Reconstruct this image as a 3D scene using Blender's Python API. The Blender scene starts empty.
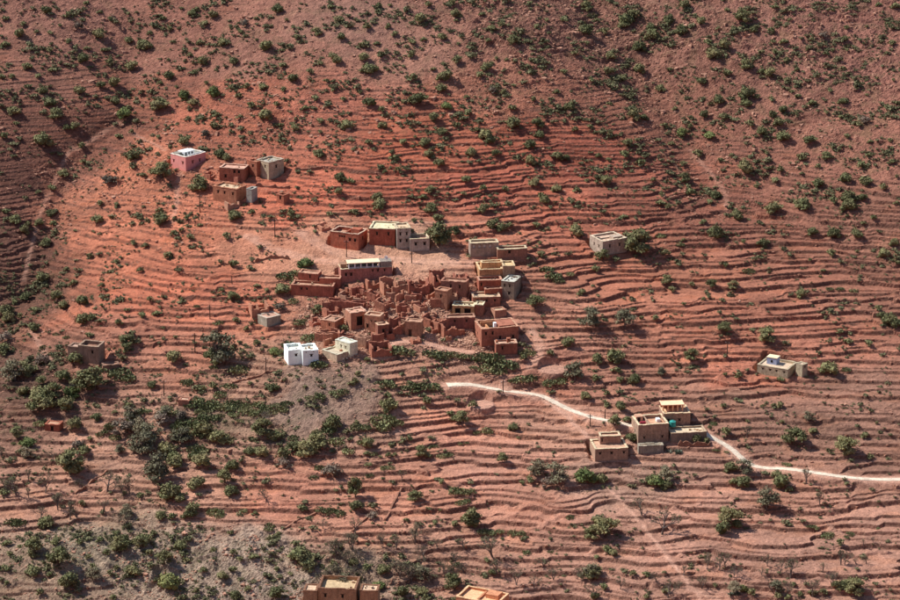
import bpy, math, random
import numpy as np
from mathutils import Vector

S = bpy.context.scene
C = S.collection
rad = math.radians
random.seed(7)
RNG = np.random.default_rng(11)

# ------------------------------------------------------------------ camera
DIST, DEP, F = 620.0, rad(18.0), 2476.0            # metres, look-down angle, focal length in px of a 900 px wide frame
CAM = np.array([0.0, -DIST*math.cos(DEP), DIST*math.sin(DEP)])
cam = bpy.data.cameras.new('camera'); co = bpy.data.objects.new('camera', cam); C.objects.link(co)
co.location = CAM; co.rotation_euler = (math.pi/2 - DEP, 0, 0)
cam.sensor_width = 36; cam.lens = 36*F/900; cam.clip_start = 5; cam.clip_end = 6000
S.camera = co

# ------------------------------------------------------------------ sky, sun, exposure
SUN_EL, SUN_DIR = rad(49), np.array([-1.0, 0.27])   # towards the sun on the ground plane: left, slightly behind the slope
SUN_DIR = SUN_DIR/np.linalg.norm(SUN_DIR)
w = bpy.data.worlds.new('World'); S.world = w; w.use_nodes = True
nt = w.node_tree; nt.nodes.clear()
sky = nt.nodes.new('ShaderNodeTexSky'); sky.sky_type = 'NISHITA'; sky.sun_disc = False
sky.sun_elevation = SUN_EL; sky.sun_rotation = math.atan2(SUN_DIR[0], SUN_DIR[1]); sky.altitude = 1200
bg = nt.nodes.new('ShaderNodeBackground'); bg.inputs[1].default_value = 0.10
wo = nt.nodes.new('ShaderNodeOutputWorld')
nt.links.new(sky.outputs[0], bg.inputs[0]); nt.links.new(bg.outputs[0], wo.inputs[0])
sl = bpy.data.lights.new('sun', 'SUN'); sl.energy = 4.2; sl.angle = rad(0.53); sl.color = (1.0, 0.965, 0.92)
so = bpy.data.objects.new('sun', sl); C.objects.link(so)
sd = Vector((SUN_DIR[0]*math.cos(SUN_EL), SUN_DIR[1]*math.cos(SUN_EL), math.sin(SUN_EL)))
so.rotation_euler = sd.to_track_quat('Z', 'Y').to_euler(); so.location = (-300, 100, 400)
S.view_settings.view_transform = 'Standard'; S.view_settings.look = 'None'
S.view_settings.exposure = 0.57; S.view_settings.gamma = 1.0

# ------------------------------------------------------------------ helpers
def lin(r, g, b, k=1.0):
    return tuple((((c/255)+0.055)/1.055)**2.4*k if c > 10 else c/255/12.92*k for c in (r, g, b))

def mesh_np(name, V, Fq, mats=(), mi=None, smooth=False):
    """V (n,3), Fq: (m,4) quads or list of such / (k,3) tris"""
    me = bpy.data.meshes.new(name)
    if not isinstance(Fq, list): Fq = [Fq]
    Fq = [np.asarray(f, dtype=np.int32) for f in Fq if len(f)]
    V = np.asarray(V, dtype=np.float32)
    me.vertices.add(len(V)); me.vertices.foreach_set('co', V.ravel())
    loops = np.concatenate([f.ravel() for f in Fq])
    sizes = np.concatenate([np.full(len(f), f.shape[1], dtype=np.int32) for f in Fq])
    starts = np.concatenate([[0], np.cumsum(sizes)[:-1]]).astype(np.int32)
    me.loops.add(len(loops)); me.loops.foreach_set('vertex_index', loops)
    me.polygons.add(len(sizes)); me.polygons.foreach_set('loop_start', starts)
    try: me.polygons.foreach_set('loop_total', sizes)
    except Exception: pass
    for m in mats: me.materials.append(m)
    if mi is not None: me.polygons.foreach_set('material_index', np.asarray(mi, dtype=np.int32))
    me.polygons.foreach_set('use_smooth', np.full(len(sizes), smooth, dtype=bool))
    me.update(calc_edges=True); me.validate()
    return me

def obj(name, me, parent=None, loc=None, rz=None):
    o = bpy.data.objects.new(name, me); C.objects.link(o)
    if parent is not None: o.parent = parent
    if loc is not None: o.location = tuple(float(c) for c in loc)
    if rz is not None: o.rotation_euler = (0, 0, rz)
    return o

def tag(o, label, cat, group=None):
    o['label'] = label; o['category'] = cat
    if group: o['group'] = group
    return o

class MB:
    def __init__(s): s.v = []; s.f4 = []; s.f3 = []
    def vert(s, p): s.v.append(tuple(p)); return len(s.v)-1
    def quad(s, a, b, c, d): s.f4.append([s.vert(a), s.vert(b), s.vert(c), s.vert(d)])
    def box(s, x0, x1, y0, y1, z0, z1, j=0.0):
        b = len(s.v)
        for z in (z0, z1):
            for x, y in ((x0, y0), (x1, y0), (x1, y1), (x0, y1)):
                s.v.append((x+random.uniform(-j, j), y+random.uniform(-j, j), z+random.uniform(-j, j)))
        for q in ((0,3,2,1), (4,5,6,7), (0,1,5,4), (1,2,6,5), (2,3,7,6), (3,0,4,7)): s.f4.append([b+i for i in q])
    def tube(s, p0, p1, r0, r1, n=5):
        p0 = np.array(p0, float); p1 = np.array(p1, float); d = p1-p0; L = np.linalg.norm(d)
        if L < 1e-6: return
        d = d/L; a = np.cross(d, [0.3, 0.9, 0.2]); a /= np.linalg.norm(a); c = np.cross(d, a); b = len(s.v)
        for p, r in ((p0, r0), (p1, r1)):
            for i in range(n):
                t = 2*math.pi*i/n; s.v.append(tuple(p + r*(math.cos(t)*a + math.sin(t)*c)))
        for i in range(n): s.f4.append([b+i, b+(i+1) % n, b+n+(i+1) % n, b+n+i])
        k = s.vert(p1)
        for i in range(n): s.f3.append([b+n+i, b+n+(i+1) % n, k])
    def build(s, name, mat, parent=None, loc=None, rz=None, smooth=False):
        me = mesh_np(name, s.v, [np.array(s.f4, dtype=np.int32).reshape(-1, 4), np.array(s.f3, dtype=np.int32).reshape(-1, 3)], [mat], smooth=smooth)
        return obj(name, me, parent, loc, rz)

def _grad(seed):
    r = np.random.default_rng(seed); a = r.random(65536)*2*np.pi
    return np.cos(a).astype(np.float32), np.sin(a).astype(np.float32)
_G = {}
def perlin(x, y, seed=0):
    if seed not in _G: _G[seed] = _grad(seed)
    gx, gy = _G[seed]
    xi = np.floor(x).astype(np.int64); yi = np.floor(y).astype(np.int64)
    fx = (x-xi).astype(np.float32); fy = (y-yi).astype(np.float32)
    u = fx*fx*fx*(fx*(fx*6-15)+10); v = fy*fy*fy*(fy*(fy*6-15)+10)
    def g(i, j, dx, dy):
        h = ((i*73856093) ^ (j*19349663)) & 65535
        return gx[h]*dx + gy[h]*dy
    a = g(xi, yi, fx, fy); b = g(xi+1, yi, fx-1, fy); c = g(xi, yi+1, fx, fy-1); d = g(xi+1, yi+1, fx-1, fy-1)
    return ((a*(1-u)+b*u)*(1-v) + (c*(1-u)+d*u)*v)*1.5
def fbm(x, y, seed=0, o=4):
    s = 0; a = 1.0; f = 1.0
    for i in range(o): s = s + a*perlin(x*f+i*17.3, y*f-i*9.1, seed+i); a *= .5; f *= 2.03
    return s
def sstep(a, b, x):
    t = np.clip((x-a)/(b-a), 0, 1); return t*t*(3-2*t)

# ------------------------------------------------------------------ landform
PY = np.array([-2000, -590, -480, -300, -240, -170, -118, -60, -20, 0, 20, 45, 75, 110, 160, 260, 420, 700, 2500], float)
PZ = np.array([260, 189, 96, -62, -64, -50, -37.5, -19, -6.0, 0, 7.4, 18.0, 32.5, 50, 74, 120, 170, 200, 200], float)
def profile(y):
    # monotone-ish smooth interpolation
    s = 0
    for k, dy in enumerate((-9, -4.5, 0, 4.5, 9)): s = s + np.interp(y+dy, PY, PZ)*(0.1, 0.23, 0.34, 0.23, 0.1)[k]
    return s
def ravine_x(y): return np.interp(y, [-60, 5, 20, 50, 66, 76, 110, 200], [-122, -110, -106, -104, -98, -88, -92, -98])
def gully_x(y): return np.interp(y, [10, 35, 55, 80, 115, 200], [80, 70, 66, 58, 42, 20])
def base_h(x, y):
    z = profile(y)
    vis = sstep(-260, -125, y)*(1-sstep(300, 500, y))
    z = z + 6.0*np.exp(-((x+15)/68)**2)*sstep(-70, 10, y)*(1-0.6*sstep(70, 130, y))
    # left ravine
    xr = ravine_x(y); d = x-xr
    dep = 8.0*sstep(-55, 20, y)*(1-0.35*sstep(85, 130, y))
    z = z - dep*np.exp(-np.sqrt(np.where(d < 0, (d/16)**2, (d/24)**2)+0.01))
    z = z + 5*sstep(0, 45, -d)*sstep(-20, 30, y)*(1-sstep(62, 95, y))
    # right gully
    xg = gully_x(y); d = x-xg
    z = z - 7.5*sstep(18, 60, y)*np.exp(-np.sqrt((d/19)**2+0.03))
    # right flank rises again, small ridge at the top centre-right
    z = z + 5.0*sstep(75, 150, x)*sstep(-30, 40, y)
    z = z + 1.6*np.exp(-((x-28)/17)**2)*sstep(60, 105, y)
    # bowl in the mid right, small hump with the grey patch in the lower left
    z = z + 2.2*np.exp(-(((x+33)/22)**2+((y+38)/13)**2))
    z = z + 2.0*np.exp(-(((x+70)/45)**2+((y+100)/12)**2))
    z = z + (1.9*fbm(x/46, y/40, 3, 2) + 0.45*fbm(x/17+5, y/15, 21, 2))*vis
    # fade of all lateral shape towards the unseen outskirts happens through vis
    return z

def axis(lo, hi, step, far_lo, far_hi):
    core = np.arange(lo, hi+1e-6, step); out = []; d = step; p = lo
    while p > far_lo: d = min(d*1.22, 60); p -= d; out.append(p)
    out2 = []; d = step; p = core[-1]
    while p < far_hi: d = min(d*1.22, 60); p += d; out2.append(p)
    return np.concatenate([out[::-1], core, out2])
XS = axis(-150, 150, 0.36, -1500, 1500)
YS = axis(-124, 124, 0.26, -1900, 1500)
GX, GY = np.meshgrid(XS, YS)
Zb = base_h(GX, GY)

def sample(Z, x, y):
    x = np.asarray(x, float); y = np.asarray(y, float)
    i = np.clip(np.searchsorted(XS, x)-1, 0, len(XS)-2); j = np.clip(np.searchsorted(YS, y)-1, 0, len(YS)-2)
    u = (x-XS[i])/(XS[i+1]-XS[i]); v = (y-YS[j])/(YS[j+1]-YS[j])
    u = np.clip(u, 0, 1); v = np.clip(v, 0, 1)
    return (Z[j, i]*(1-u)+Z[j, i+1]*u)*(1-v) + (Z[j+1, i]*(1-u)+Z[j+1, i+1]*u)*v
_f = np.array([0, math.cos(DEP), -math.sin(DEP)]); _r = np.array([1.0, 0, 0]); _u = np.array([0, math.sin(DEP), math.cos(DEP)])
TS = np.arange(430, 900, 0.5)
def hit(Z, pts):
    """points of the photograph -> points on the land"""
    pts = np.asarray(pts, float).reshape(-1, 2)
    D = _f + (pts[:, :1]-450)/F*_r + (300-pts[:, 1:2])/F*_u
    P = CAM + D[:, None, :]*TS[None, :, None]
    g = P[..., 2] - sample(Z, P[..., 0], P[..., 1])
    below = g < 0
    k = np.where(below.any(1), below.argmax(1), len(TS)-1); k = np.maximum(k, 1); n = np.arange(len(pts))
    g0 = g[n, k-1]; g1 = g[n, k]; t = TS[k-1] + 0.5*np.clip(g0/(g0-g1+1e-9), 0, 1)
    return CAM + D*t[:, None], t
def px_per_m(t): return F/t

# ------------------------------------------------------------------ soils: (px, py, sRGB as seen, ravine flank shade baked in, terracing, rockiness, scrub)
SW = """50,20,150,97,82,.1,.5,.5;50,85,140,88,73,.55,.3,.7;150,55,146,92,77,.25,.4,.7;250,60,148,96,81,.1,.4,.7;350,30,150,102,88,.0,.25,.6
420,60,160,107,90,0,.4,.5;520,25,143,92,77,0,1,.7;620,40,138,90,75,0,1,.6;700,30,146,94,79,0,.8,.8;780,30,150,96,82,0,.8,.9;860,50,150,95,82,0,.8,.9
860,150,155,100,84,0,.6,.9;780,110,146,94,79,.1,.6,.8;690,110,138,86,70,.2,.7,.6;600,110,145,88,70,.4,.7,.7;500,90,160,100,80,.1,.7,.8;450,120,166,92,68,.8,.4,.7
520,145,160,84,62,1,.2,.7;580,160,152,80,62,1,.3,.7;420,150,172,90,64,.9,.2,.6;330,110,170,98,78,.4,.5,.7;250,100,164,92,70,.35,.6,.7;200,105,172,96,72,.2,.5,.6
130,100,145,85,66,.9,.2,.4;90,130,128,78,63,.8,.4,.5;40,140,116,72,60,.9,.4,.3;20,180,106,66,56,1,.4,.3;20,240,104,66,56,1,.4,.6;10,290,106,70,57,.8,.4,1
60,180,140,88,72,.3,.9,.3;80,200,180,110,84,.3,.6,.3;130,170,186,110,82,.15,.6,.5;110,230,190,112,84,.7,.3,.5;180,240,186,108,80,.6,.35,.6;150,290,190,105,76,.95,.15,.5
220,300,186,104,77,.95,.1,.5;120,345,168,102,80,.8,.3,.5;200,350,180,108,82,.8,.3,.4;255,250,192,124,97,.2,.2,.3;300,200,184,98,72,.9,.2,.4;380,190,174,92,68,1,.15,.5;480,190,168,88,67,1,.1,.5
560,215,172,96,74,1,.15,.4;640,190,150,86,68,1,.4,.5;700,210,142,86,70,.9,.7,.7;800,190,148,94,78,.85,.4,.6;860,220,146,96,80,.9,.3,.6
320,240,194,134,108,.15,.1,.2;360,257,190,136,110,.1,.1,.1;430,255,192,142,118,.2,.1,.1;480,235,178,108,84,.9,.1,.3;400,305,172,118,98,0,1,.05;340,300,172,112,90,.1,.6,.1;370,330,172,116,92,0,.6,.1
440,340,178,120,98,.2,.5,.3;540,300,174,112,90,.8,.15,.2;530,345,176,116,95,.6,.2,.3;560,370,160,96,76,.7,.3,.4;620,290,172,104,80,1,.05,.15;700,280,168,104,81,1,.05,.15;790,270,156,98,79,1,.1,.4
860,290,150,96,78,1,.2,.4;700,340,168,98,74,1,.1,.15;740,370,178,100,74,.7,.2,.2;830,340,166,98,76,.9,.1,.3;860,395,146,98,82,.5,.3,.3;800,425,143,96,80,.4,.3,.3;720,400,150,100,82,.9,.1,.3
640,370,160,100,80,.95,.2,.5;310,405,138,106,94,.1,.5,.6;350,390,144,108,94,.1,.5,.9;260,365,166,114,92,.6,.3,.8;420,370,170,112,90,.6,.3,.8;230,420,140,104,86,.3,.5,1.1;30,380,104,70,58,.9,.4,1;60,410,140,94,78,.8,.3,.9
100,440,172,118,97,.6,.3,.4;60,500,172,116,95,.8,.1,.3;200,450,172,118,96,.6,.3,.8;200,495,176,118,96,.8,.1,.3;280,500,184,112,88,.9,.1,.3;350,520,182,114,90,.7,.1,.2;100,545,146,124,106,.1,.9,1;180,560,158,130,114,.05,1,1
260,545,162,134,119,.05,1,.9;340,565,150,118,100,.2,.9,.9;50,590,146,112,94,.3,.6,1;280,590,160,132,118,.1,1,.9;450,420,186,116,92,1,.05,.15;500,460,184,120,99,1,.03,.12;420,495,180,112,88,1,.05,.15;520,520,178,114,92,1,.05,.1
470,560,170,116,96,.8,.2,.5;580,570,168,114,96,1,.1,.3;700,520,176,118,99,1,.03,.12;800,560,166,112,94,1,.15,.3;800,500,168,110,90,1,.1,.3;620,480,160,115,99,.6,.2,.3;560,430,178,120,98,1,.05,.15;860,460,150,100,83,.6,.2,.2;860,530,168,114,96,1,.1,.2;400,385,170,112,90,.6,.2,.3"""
SWT = np.array([[float(c) for c in e.split(',')] for line in SW.split('\n') for e in line.split(';')])
P0, T0 = hit(Zb, SWT[:, :2])
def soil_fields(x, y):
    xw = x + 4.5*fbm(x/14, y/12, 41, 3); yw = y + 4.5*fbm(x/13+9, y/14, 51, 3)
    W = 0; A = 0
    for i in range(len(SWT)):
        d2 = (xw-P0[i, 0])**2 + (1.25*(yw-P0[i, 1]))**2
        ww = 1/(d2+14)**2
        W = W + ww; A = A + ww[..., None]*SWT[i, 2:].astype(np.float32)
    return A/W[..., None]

# ------------------------------------------------------------------ buildings, listed before the land is cut for them
# key, corner on the ground in the photo, turn, left length, right length, height
B = []
def bspec(**k): B.append(k); return k
def lw(*u, z=1.6, w=.62, h=.75): return [('L', a, z, w, h) for a in u]
def rw(*u, z=1.6, w=.62, h=.75): return [('R', a, z, w, h) for a in u]
TERRA = lin(172, 98, 72); RED = lin(165, 86, 64); DARKRED = lin(150, 80, 62); BEIGE = lin(190, 150, 120); CREAM = lin(226, 196, 160)
GREY = lin(158, 138, 122); GREYB = lin(140, 112, 98); BROWN = lin(158, 112, 88); ORANGE = lin(196, 128, 84); WHITE = lin(236, 236, 238); PINK = lin(226, 134, 126)
PALE = lin(206, 164, 138); ROOF = lin(196, 142, 116); ROOFC = lin(216, 176, 142); ROOFG = lin(172, 158, 146)

bspec(n='pink_house', K=(186, 171.5), al=42, a=5.9, b=7.2, h=3.9, par=1.15, c=PINK, cap=lin(232,210,196), rc=lin(176,166,158), inner=lin(196,188,178), win=lw(.2,.8,z=1.7,w=.5)+rw(.35,.7,z=1.7,w=.5)+[('L',.88,.0,.9,1.9)],
      label='square salmon pink house with pale rooftop rooms, highest on the left', extra='whiterooms')
bspec(n='stone_house', K=(269, 180), al=44, a=4.7, b=5.4, h=4.7, par=.35, c=lin(184,156,128), rc=ROOFG, cap=lin(206,180,160), win=lw(.3,.72,z=3.0,w=.5)+rw(.5,z=2.8), label='tall pale stone house with dark right side, uppermost of the small hamlet')
bspec(n='earth_annex', K=(257, 177), al=40, a=3.6, b=2.6, h=4.0, par=.4, c=TERRA, rc=ROOF, win=lw(.4,z=2.4), label='narrow brown earth house built against the pale stone house')
bspec(n='earth_house', K=(244, 182), al=14, a=6.8, b=4.4, h=3.5, par=.25, c=TERRA, rc=lin(222,160,138), cap=lin(226,170,146), win=lw(.2,.38,z=2.3)+lw(.75,z=.9), label='terracotta house with pinkish flat roof left of the pale stone house')
bspec(n='earth_house', K=(236.5, 204), al=28, a=7.2, b=5.0, h=3.9, par=.35, c=lin(180,112,82), rc=ROOFC, win=lw(.15,.5,.78,z=2.2,w=.5), label='wide orange brown house with dark right side, lowest of the small hamlet')
bspec(n='grey_block_hut', K=(252, 203), al=30, a=1.7, b=2.6, h=3.6, par=.2, c=lin(160,148,140), rc=ROOFG, label='narrow grey hut leaning on the wide orange brown hamlet house')
bspec(n='earth_hut', K=(284, 204), al=35, a=2.4, b=2.4, h=2.2, par=.35, c=TERRA, rc=ROOF, win=lw(.5,z=1.0,w=.6,h=.9), label='tiny brown hut standing alone right of the small hamlet')
bspec(n='roadside_red_house', K=(358.5, 251), al=24, a=8.0, b=5.2, h=4.3, par=.85, c=lin(176,92,66), rc=ROOF, cap=lin(222,176,150), win=lw(.12,.3,z=2.3,w=.6)+lw(.5,.58,.66,z=3.1,w=.35,h=.4)+rw(.5,z=2.3), label='red earth house with walled roof yard, leftmost of the row above the village', extra='yard')
bspec(n='tall_red_house', K=(395, 246), al=8, a=6.6, b=6.5, h=4.4, par=.2, c=lin(166,82,60), rc=lin(226,204,164), cap=lin(240,214,176), win=lw(.25,.7,z=2.7,w=.45), label='tall red house with bright cream roof in the row above the village')
bspec(n='grey_stone_house', K=(397, 249), al=80, a=5.2, b=3.6, h=5.3, par=.3, c=lin(178,156,144), rc=ROOFC, cap=CREAM, win=rw(.25,.7,z=3.5,w=.45)+rw(.25,.7,z=1.7,w=.5), label='grey violet stone house adjoining the cream roofed red house', blocks=[dict(K=(410, 251.5), al=81, a=4.4, b=5.0, h=3.2, par=.7, rc=ROOF, win=rw(.3,.75,z=1.5))])
bspec(n='colonnade_house', K=(341, 283), al=80, a=4.4, b=13.0, h=3.5, par=.25, c=lin(176,106,92), rc=ROOFC, cap=CREAM, win=rw(.1,.2,z=1.7,w=.55)+rw(.62,.72,.85,z=2.5,w=.4,h=.5), label='long house with a white columned gallery on top, behind the ruins', extra='gallery')
bspec(n='windowed_house', K=(470.5, 257), al=81, a=3.2, b=7.2, h=3.5, par=.35, c=lin(160,132,120), rc=ROOFC, cap=CREAM, win=rw(.12,.32,.5,.7,z=2.3,w=.6,h=.9), label='grey house with four pale windows and a long low wing to its right', wincol=lin(190,184,178), blocks=[dict(K=(497.5, 258.5), al=82, a=3.0, b=7.6, h=2.3, par=.4, c=lin(160,104,84), win=rw(.4,z=1.2))])
bspec(n='courtyard_house', K=(479.5, 281), al=82, a=6.6, b=5.9, h=2.9, par=.45, c=lin(186,128,88), rc=lin(216,160,110), cap=lin(236,196,150), label='tall orange courtyard house at the top of the eastern cluster', blocks=[dict(K=(481.5, 274.5), al=82, a=2.2, b=5.4, h=3.0, par=.25, c=lin(216,156,104)), dict(K=(503, 281), al=84, a=4.2, b=3.0, h=3.9, par=.3, c=lin(160,120,96), rc=lin(226,184,132))], win=[])
bspec(n='stepped_red_house', K=(479, 292), al=81, a=3.4, b=5.9, h=2.9, par=.5, c=RED, rc=ROOF, cap=lin(222,156,128), label='stepped red house between the orange courtyard house and the lower terrace', blocks=[dict(K=(485, 297.5), al=82, a=2.2, b=4.3, h=2.1, par=.35)], win=rw(.1,z=1.5,w=.4))
bspec(n='grey_house', K=(514, 300), al=22, a=3.4, b=5.2, h=4.6, par=.2, c=lin(146,122,106), rc=lin(206,196,186), cap=lin(220,206,190), win=lw(.35,.75,z=3.1,w=.4)+lw(.4,z=1.2,w=.5), label='tall grey house with dark right side, easternmost of the upper cluster')
bspec(n='flat_red_house', K=(473, 308), al=84, a=4.2, b=6.8, h=2.7, par=.35, c=lin(160,96,76), rc=ROOFC, cap=lin(228,180,148), win=rw(.15,.5,.8,z=1.5,w=.42,h=.5), label='low red house with three small windows below the stepped red house')
bspec(n='cream_lintel_house', K=(474, 317), al=8, a=5.4, b=3.4, h=2.7, par=.3, c=lin(206,148,94), rc=lin(226,196,160), cap=lin(246,220,180), win=[('L',.3,.3,1.6,1.7),('L',.75,.3,1.3,1.7)], label='small ochre house with cream roof edge and two wide openings', blocks=[dict(K=(483, 316.5), al=10, a=2.1, b=3, h=2.9, par=.2, c=lin(168,104,80), win=[])])
bspec(n='earth_shed', K=(495, 318), al=68, a=2.6, b=3.1, h=1.7, par=.15, c=lin(176,118,94), rc=ROOFC, label='little square shed right of the small ochre house', win=[])
bspec(n='purple_house', K=(446, 330), al=84, a=3.0, b=7.2, h=3.0, par=.3, c=lin(146,86,74), rc=ROOF, cap=lin(190,132,108), win=rw(.3,.7,z=1.9,w=.4,h=.5), label='long low purple brown house behind the rubble slope')
bspec(n='block_red_house', K=(481.5, 347), al=76, a=6.6, b=9.3, h=4.5, par=.75, c=lin(168,98,76), rc=ROOF, cap=lin(226,160,128), win=rw(.12,.3,z=2.9,w=.5)+rw(.5,.85,z=1.6,w=.5)+[('L',.6,1.8,.5,.7)], label='large square red house with sunlit left wall, biggest of the lower village', extra='roofwall')
bspec(n='red_outhouse', K=(496, 355.5), al=82, a=3.0, b=5.2, h=2.9, par=.3, c=lin(160,90,70), rc=lin(222,166,140), cap=lin(230,176,148), win=rw(.3,z=1.4,w=.4), label='low red outhouse in front of the large square red house', extra='chimney')
bspec(n='white_house', K=(288.5, 365.5), al=74, a=4.8, b=3.8, h=3.7, par=.55, c=WHITE, rc=lin(226,214,204), cap=lin(246,246,244), win=rw(.5,z=2.1,w=.55,h=.55), label='bright white two part house at the lower left of the village', blocks=[dict(K=(303, 365.9), al=75, a=4.7, b=3.8, h=3.72, par=.4, win=rw(.55,z=2.1,w=.55,h=.55))])
bspec(n='cream_shed', K=(350, 357.5), al=42, a=4.9, b=2.7, h=3.4, par=.12, c=lin(222,206,178), rc=lin(232,220,200), cap=lin(240,230,214), win=lw(.3,.6,z=1.8,w=.35,h=.6), label='cream shed with flat white roof right of the white house')
bspec(n='yard_wall', K=(337, 362.5), al=46, a=5.3, b=6.6, h=1.9, par=.25, c=lin(190,156,132), rc=lin(206,180,156), cap=lin(226,206,180), win=[], label='low walled yard below the cream shed')
bspec(n='long_red_house', K=(333, 297.5), al=9, a=10.6, b=3.8, h=2.8, par=.5, c=lin(172,92,70), rc=ROOF, cap=lin(214,146,118), win=lw(.62,.75,z=1.6,w=.4,h=.5), label='long red house with a sunken roof yard at the upper left of the village', blocks=[dict(K=(318, 286.5), al=16, a=5.2, b=3.0, h=3.2, par=.2, win=lw(.4,z=2,w=.35)), dict(K=(340, 289), al=8, a=5.2, b=2.8, h=2.6, par=.3, win=[])])
bspec(n='grey_shed', K=(267, 327.5), al=50, a=3.8, b=4.2, h=2.3, par=.08, c=lin(158,142,126), rc=lin(206,150,128), cap=lin(226,196,176), win=[], label='small grey block shed on the slope left of the village')
bspec(n='orange_hut', K=(335, 333.5), al=30, a=4.0, b=4.2, h=2.9, par=.2, c=lin(184,108,78), rc=ROOF, cap=lin(222,160,132), win=lw(.4,z=1.6,w=.4), label='small orange hut in the left ruins with bushes behind')
bspec(n='dark_sided_house', K=(351, 330.5), al=66, a=3.6, b=4.2, h=4.4, par=.15, c=lin(176,112,88), rc=lin(222,158,132), cap=lin(236,176,150), win=[('R',.55,1.0,1.5,2.2)], label='narrow house with pink slanting roof edge and a large dark opening')
bspec(n='lit_house', K=(380, 333), al=18, a=4.0, b=3.0, h=4.2, par=.3, c=lin(206,138,104), rc=ROOF, cap=lin(230,176,144), win=lw(.8,z=1.0,w=.55,h=.9)+lw(.3,.55,z=2.6,w=.3,h=.3), label='sunlit orange house left of centre at the foot of the ruins', blocks=[dict(K=(378, 338.5), al=72, a=2.2, b=2.8, h=3.3, par=.2, c=lin(150,88,70), win=rw(.5,z=1.4))])
bspec(n='door_house', K=(421, 337.5), al=12, a=4.0, b=2.6, h=3.8, par=.12, c=lin(180,122,92), rc=ROOF, cap=lin(206,146,116), win=[('L',.68,.05,.85,1.7)], label='square brown house with one dark doorway at the bend of the village lane')
bspec(n='tower_house', K=(447, 311), al=24, a=3.3, b=3.0, h=5.0, par=.2, c=lin(172,112,86), rc=ROOF, win=lw(.5,z=3.2,w=.4), label='tall narrow tower house on the right side of the rubble field')
bspec(n='ridge_house', K=(466, 297), al=14, a=6.5, b=3.2, h=3.7, par=.3, c=lin(162,104,84), rc=ROOF, win=lw(.25,.6,z=2.1,w=.4), label='brown house above the tower house at the right end of the ruins')
bspec(n='roadside_flat_house', K=(595, 462), al=82, a=6.4, b=7.7, h=3.0, par=.25, c=lin(172,130,108), rc=lin(214,160,130), cap=lin(238,204,166), win=rw(.15,.5,.87,z=1.7,w=.5,h=.5), label='flat roofed house with a raised rear room, lowest of the roadside farm', blocks=[dict(K=(600, 450), al=84, a=2.6, b=4.8, h=3.3, par=.3, c=lin(168,122,104), win=rw(.05,z=2.0,w=.3))])
bspec(n='tall_farm_house', K=(638, 445), al=80, a=6.4, b=7.2, h=4.8, par=.75, c=lin(166,128,108), rc=lin(212,150,118), cap=lin(244,210,172), win=rw(.2,.8,z=1.4,w=.4,h=.5)+[('L',.5,1.8,.5,.7)], label='tall brown farm house with a walled roof terrace beside the white road', extra='terrace')
bspec(n='porch_house', K=(663, 428.5), al=84, a=5.4, b=6.4, h=3.6, par=.15, c=lin(164,120,102), rc=lin(226,170,130), cap=lin(246,206,164), win=rw(.2,.6,z=1.7,w=.45,h=.5), label='rear farm house with an orange open porch on its roof', extra='porch')
bspec(n='retaining_wall', K=(638.5, 454), al=84, a=1.6, b=5.8, h=1.9, par=.12, c=lin(150,134,122), rc=lin(206,166,136), cap=lin(190,170,150), win=[], label='low grey stone platform wall below the tall farm house')
bspec(n='terrace_platform', K=(671, 443), al=82, a=4.2, b=8.4, h=2.3, par=.3, c=lin(140,116,102), rc=lin(226,192,160), cap=lin(216,176,144), win=[], label='walled terrace platform right of the tall farm house')
bspec(n='lone_stone_house', K=(602.5, 256), al=62, a=6.4, b=7.2, h=3.8, par=.4, c=lin(178,150,134), rc=lin(222,176,150), cap=lin(238,206,178), win=[('L',.3,1.7,.5,.7),('L',.65,1.7,.5,.7)]+rw(.3,.7,z=1.9,w=.45), label='lone pale stone house on the terraces beside a big tree', extra='yard2')
bspec(n='far_right_house', K=(787.5, 379), al=28, a=7.8, b=6.2, h=2.3, par=.12, c=lin(176,154,128), rc=lin(222,184,156), cap=lin(206,180,150), win=lw(.12,.37,.58,.82,z=1.3,w=.4,h=.4), label='low pale stone house with a blue white rooftop cube, on the right terraces', extra='cube', blocks=[dict(K=(802, 377.5), al=48, a=2.0, b=1.9, h=3.1, par=.1, win=rw(.5,z=2.2,w=.4,h=.4))])
bspec(n='grey_ruin_house', K=(99, 364.5), al=14, a=5.2, b=4.2, h=4.4, par=.8, c=lin(150,118,100), rc=lin(160,110,90), cap=lin(190,150,126), win=lw(.3,z=2.6,w=.55), label='grey old stone house among trees at the left edge')
bspec(n='small_stone_hut', K=(80, 362), al=20, a=3.2, b=3.0, h=3.6, par=.2, c=lin(146,110,94), rc=lin(206,160,140), win=[], label='small stone hut left of the grey old stone house')
bspec(n='low_stone_platform', K=(103, 371), al=75, a=2.2, b=4.0, h=1.3, par=.1, c=lin(140,100,84), rc=lin(170,118,96), win=[], label='low dark stone platform below the grey old stone house')
bspec(n='brick_hut', K=(59.5, 432.3), al=12, a=3.6, b=2.6, h=1.7, par=.06, c=lin(160,84,62), rc=lin(206,146,116), win=[('L',.5,.2,.7,1.1)], label='little brick red hut with a flat clay roof in the lower left fields')
bspec(n='field_shed', K=(189, 407), al=10, a=2.6, b=2.2, h=1.5, par=.06, c=lin(166,104,82), rc=lin(216,166,140), win=[], label='tiny field shed at the end of a clay platform, lower left')
bspec(n='bottom_house', K=(356, 609), al=6, a=8.2, b=6.8, h=4.4, par=.8, c=lin(176,128,96), rc=lin(206,168,128), cap=lin(150,100,76), win=lw(.35,.8,z=2.4,w=.5), label='wide brown flat roofed house cut by the bottom edge of the frame', blocks=[dict(K=(317, 608), al=6, a=2.9, b=3.6, h=3.8, par=.1, rc=lin(226,180,148), win=[]), dict(K=(378, 607.5), al=6, a=3.9, b=3.4, h=3.7, par=.1, rc=lin(226,180,148), win=[])])
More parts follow.
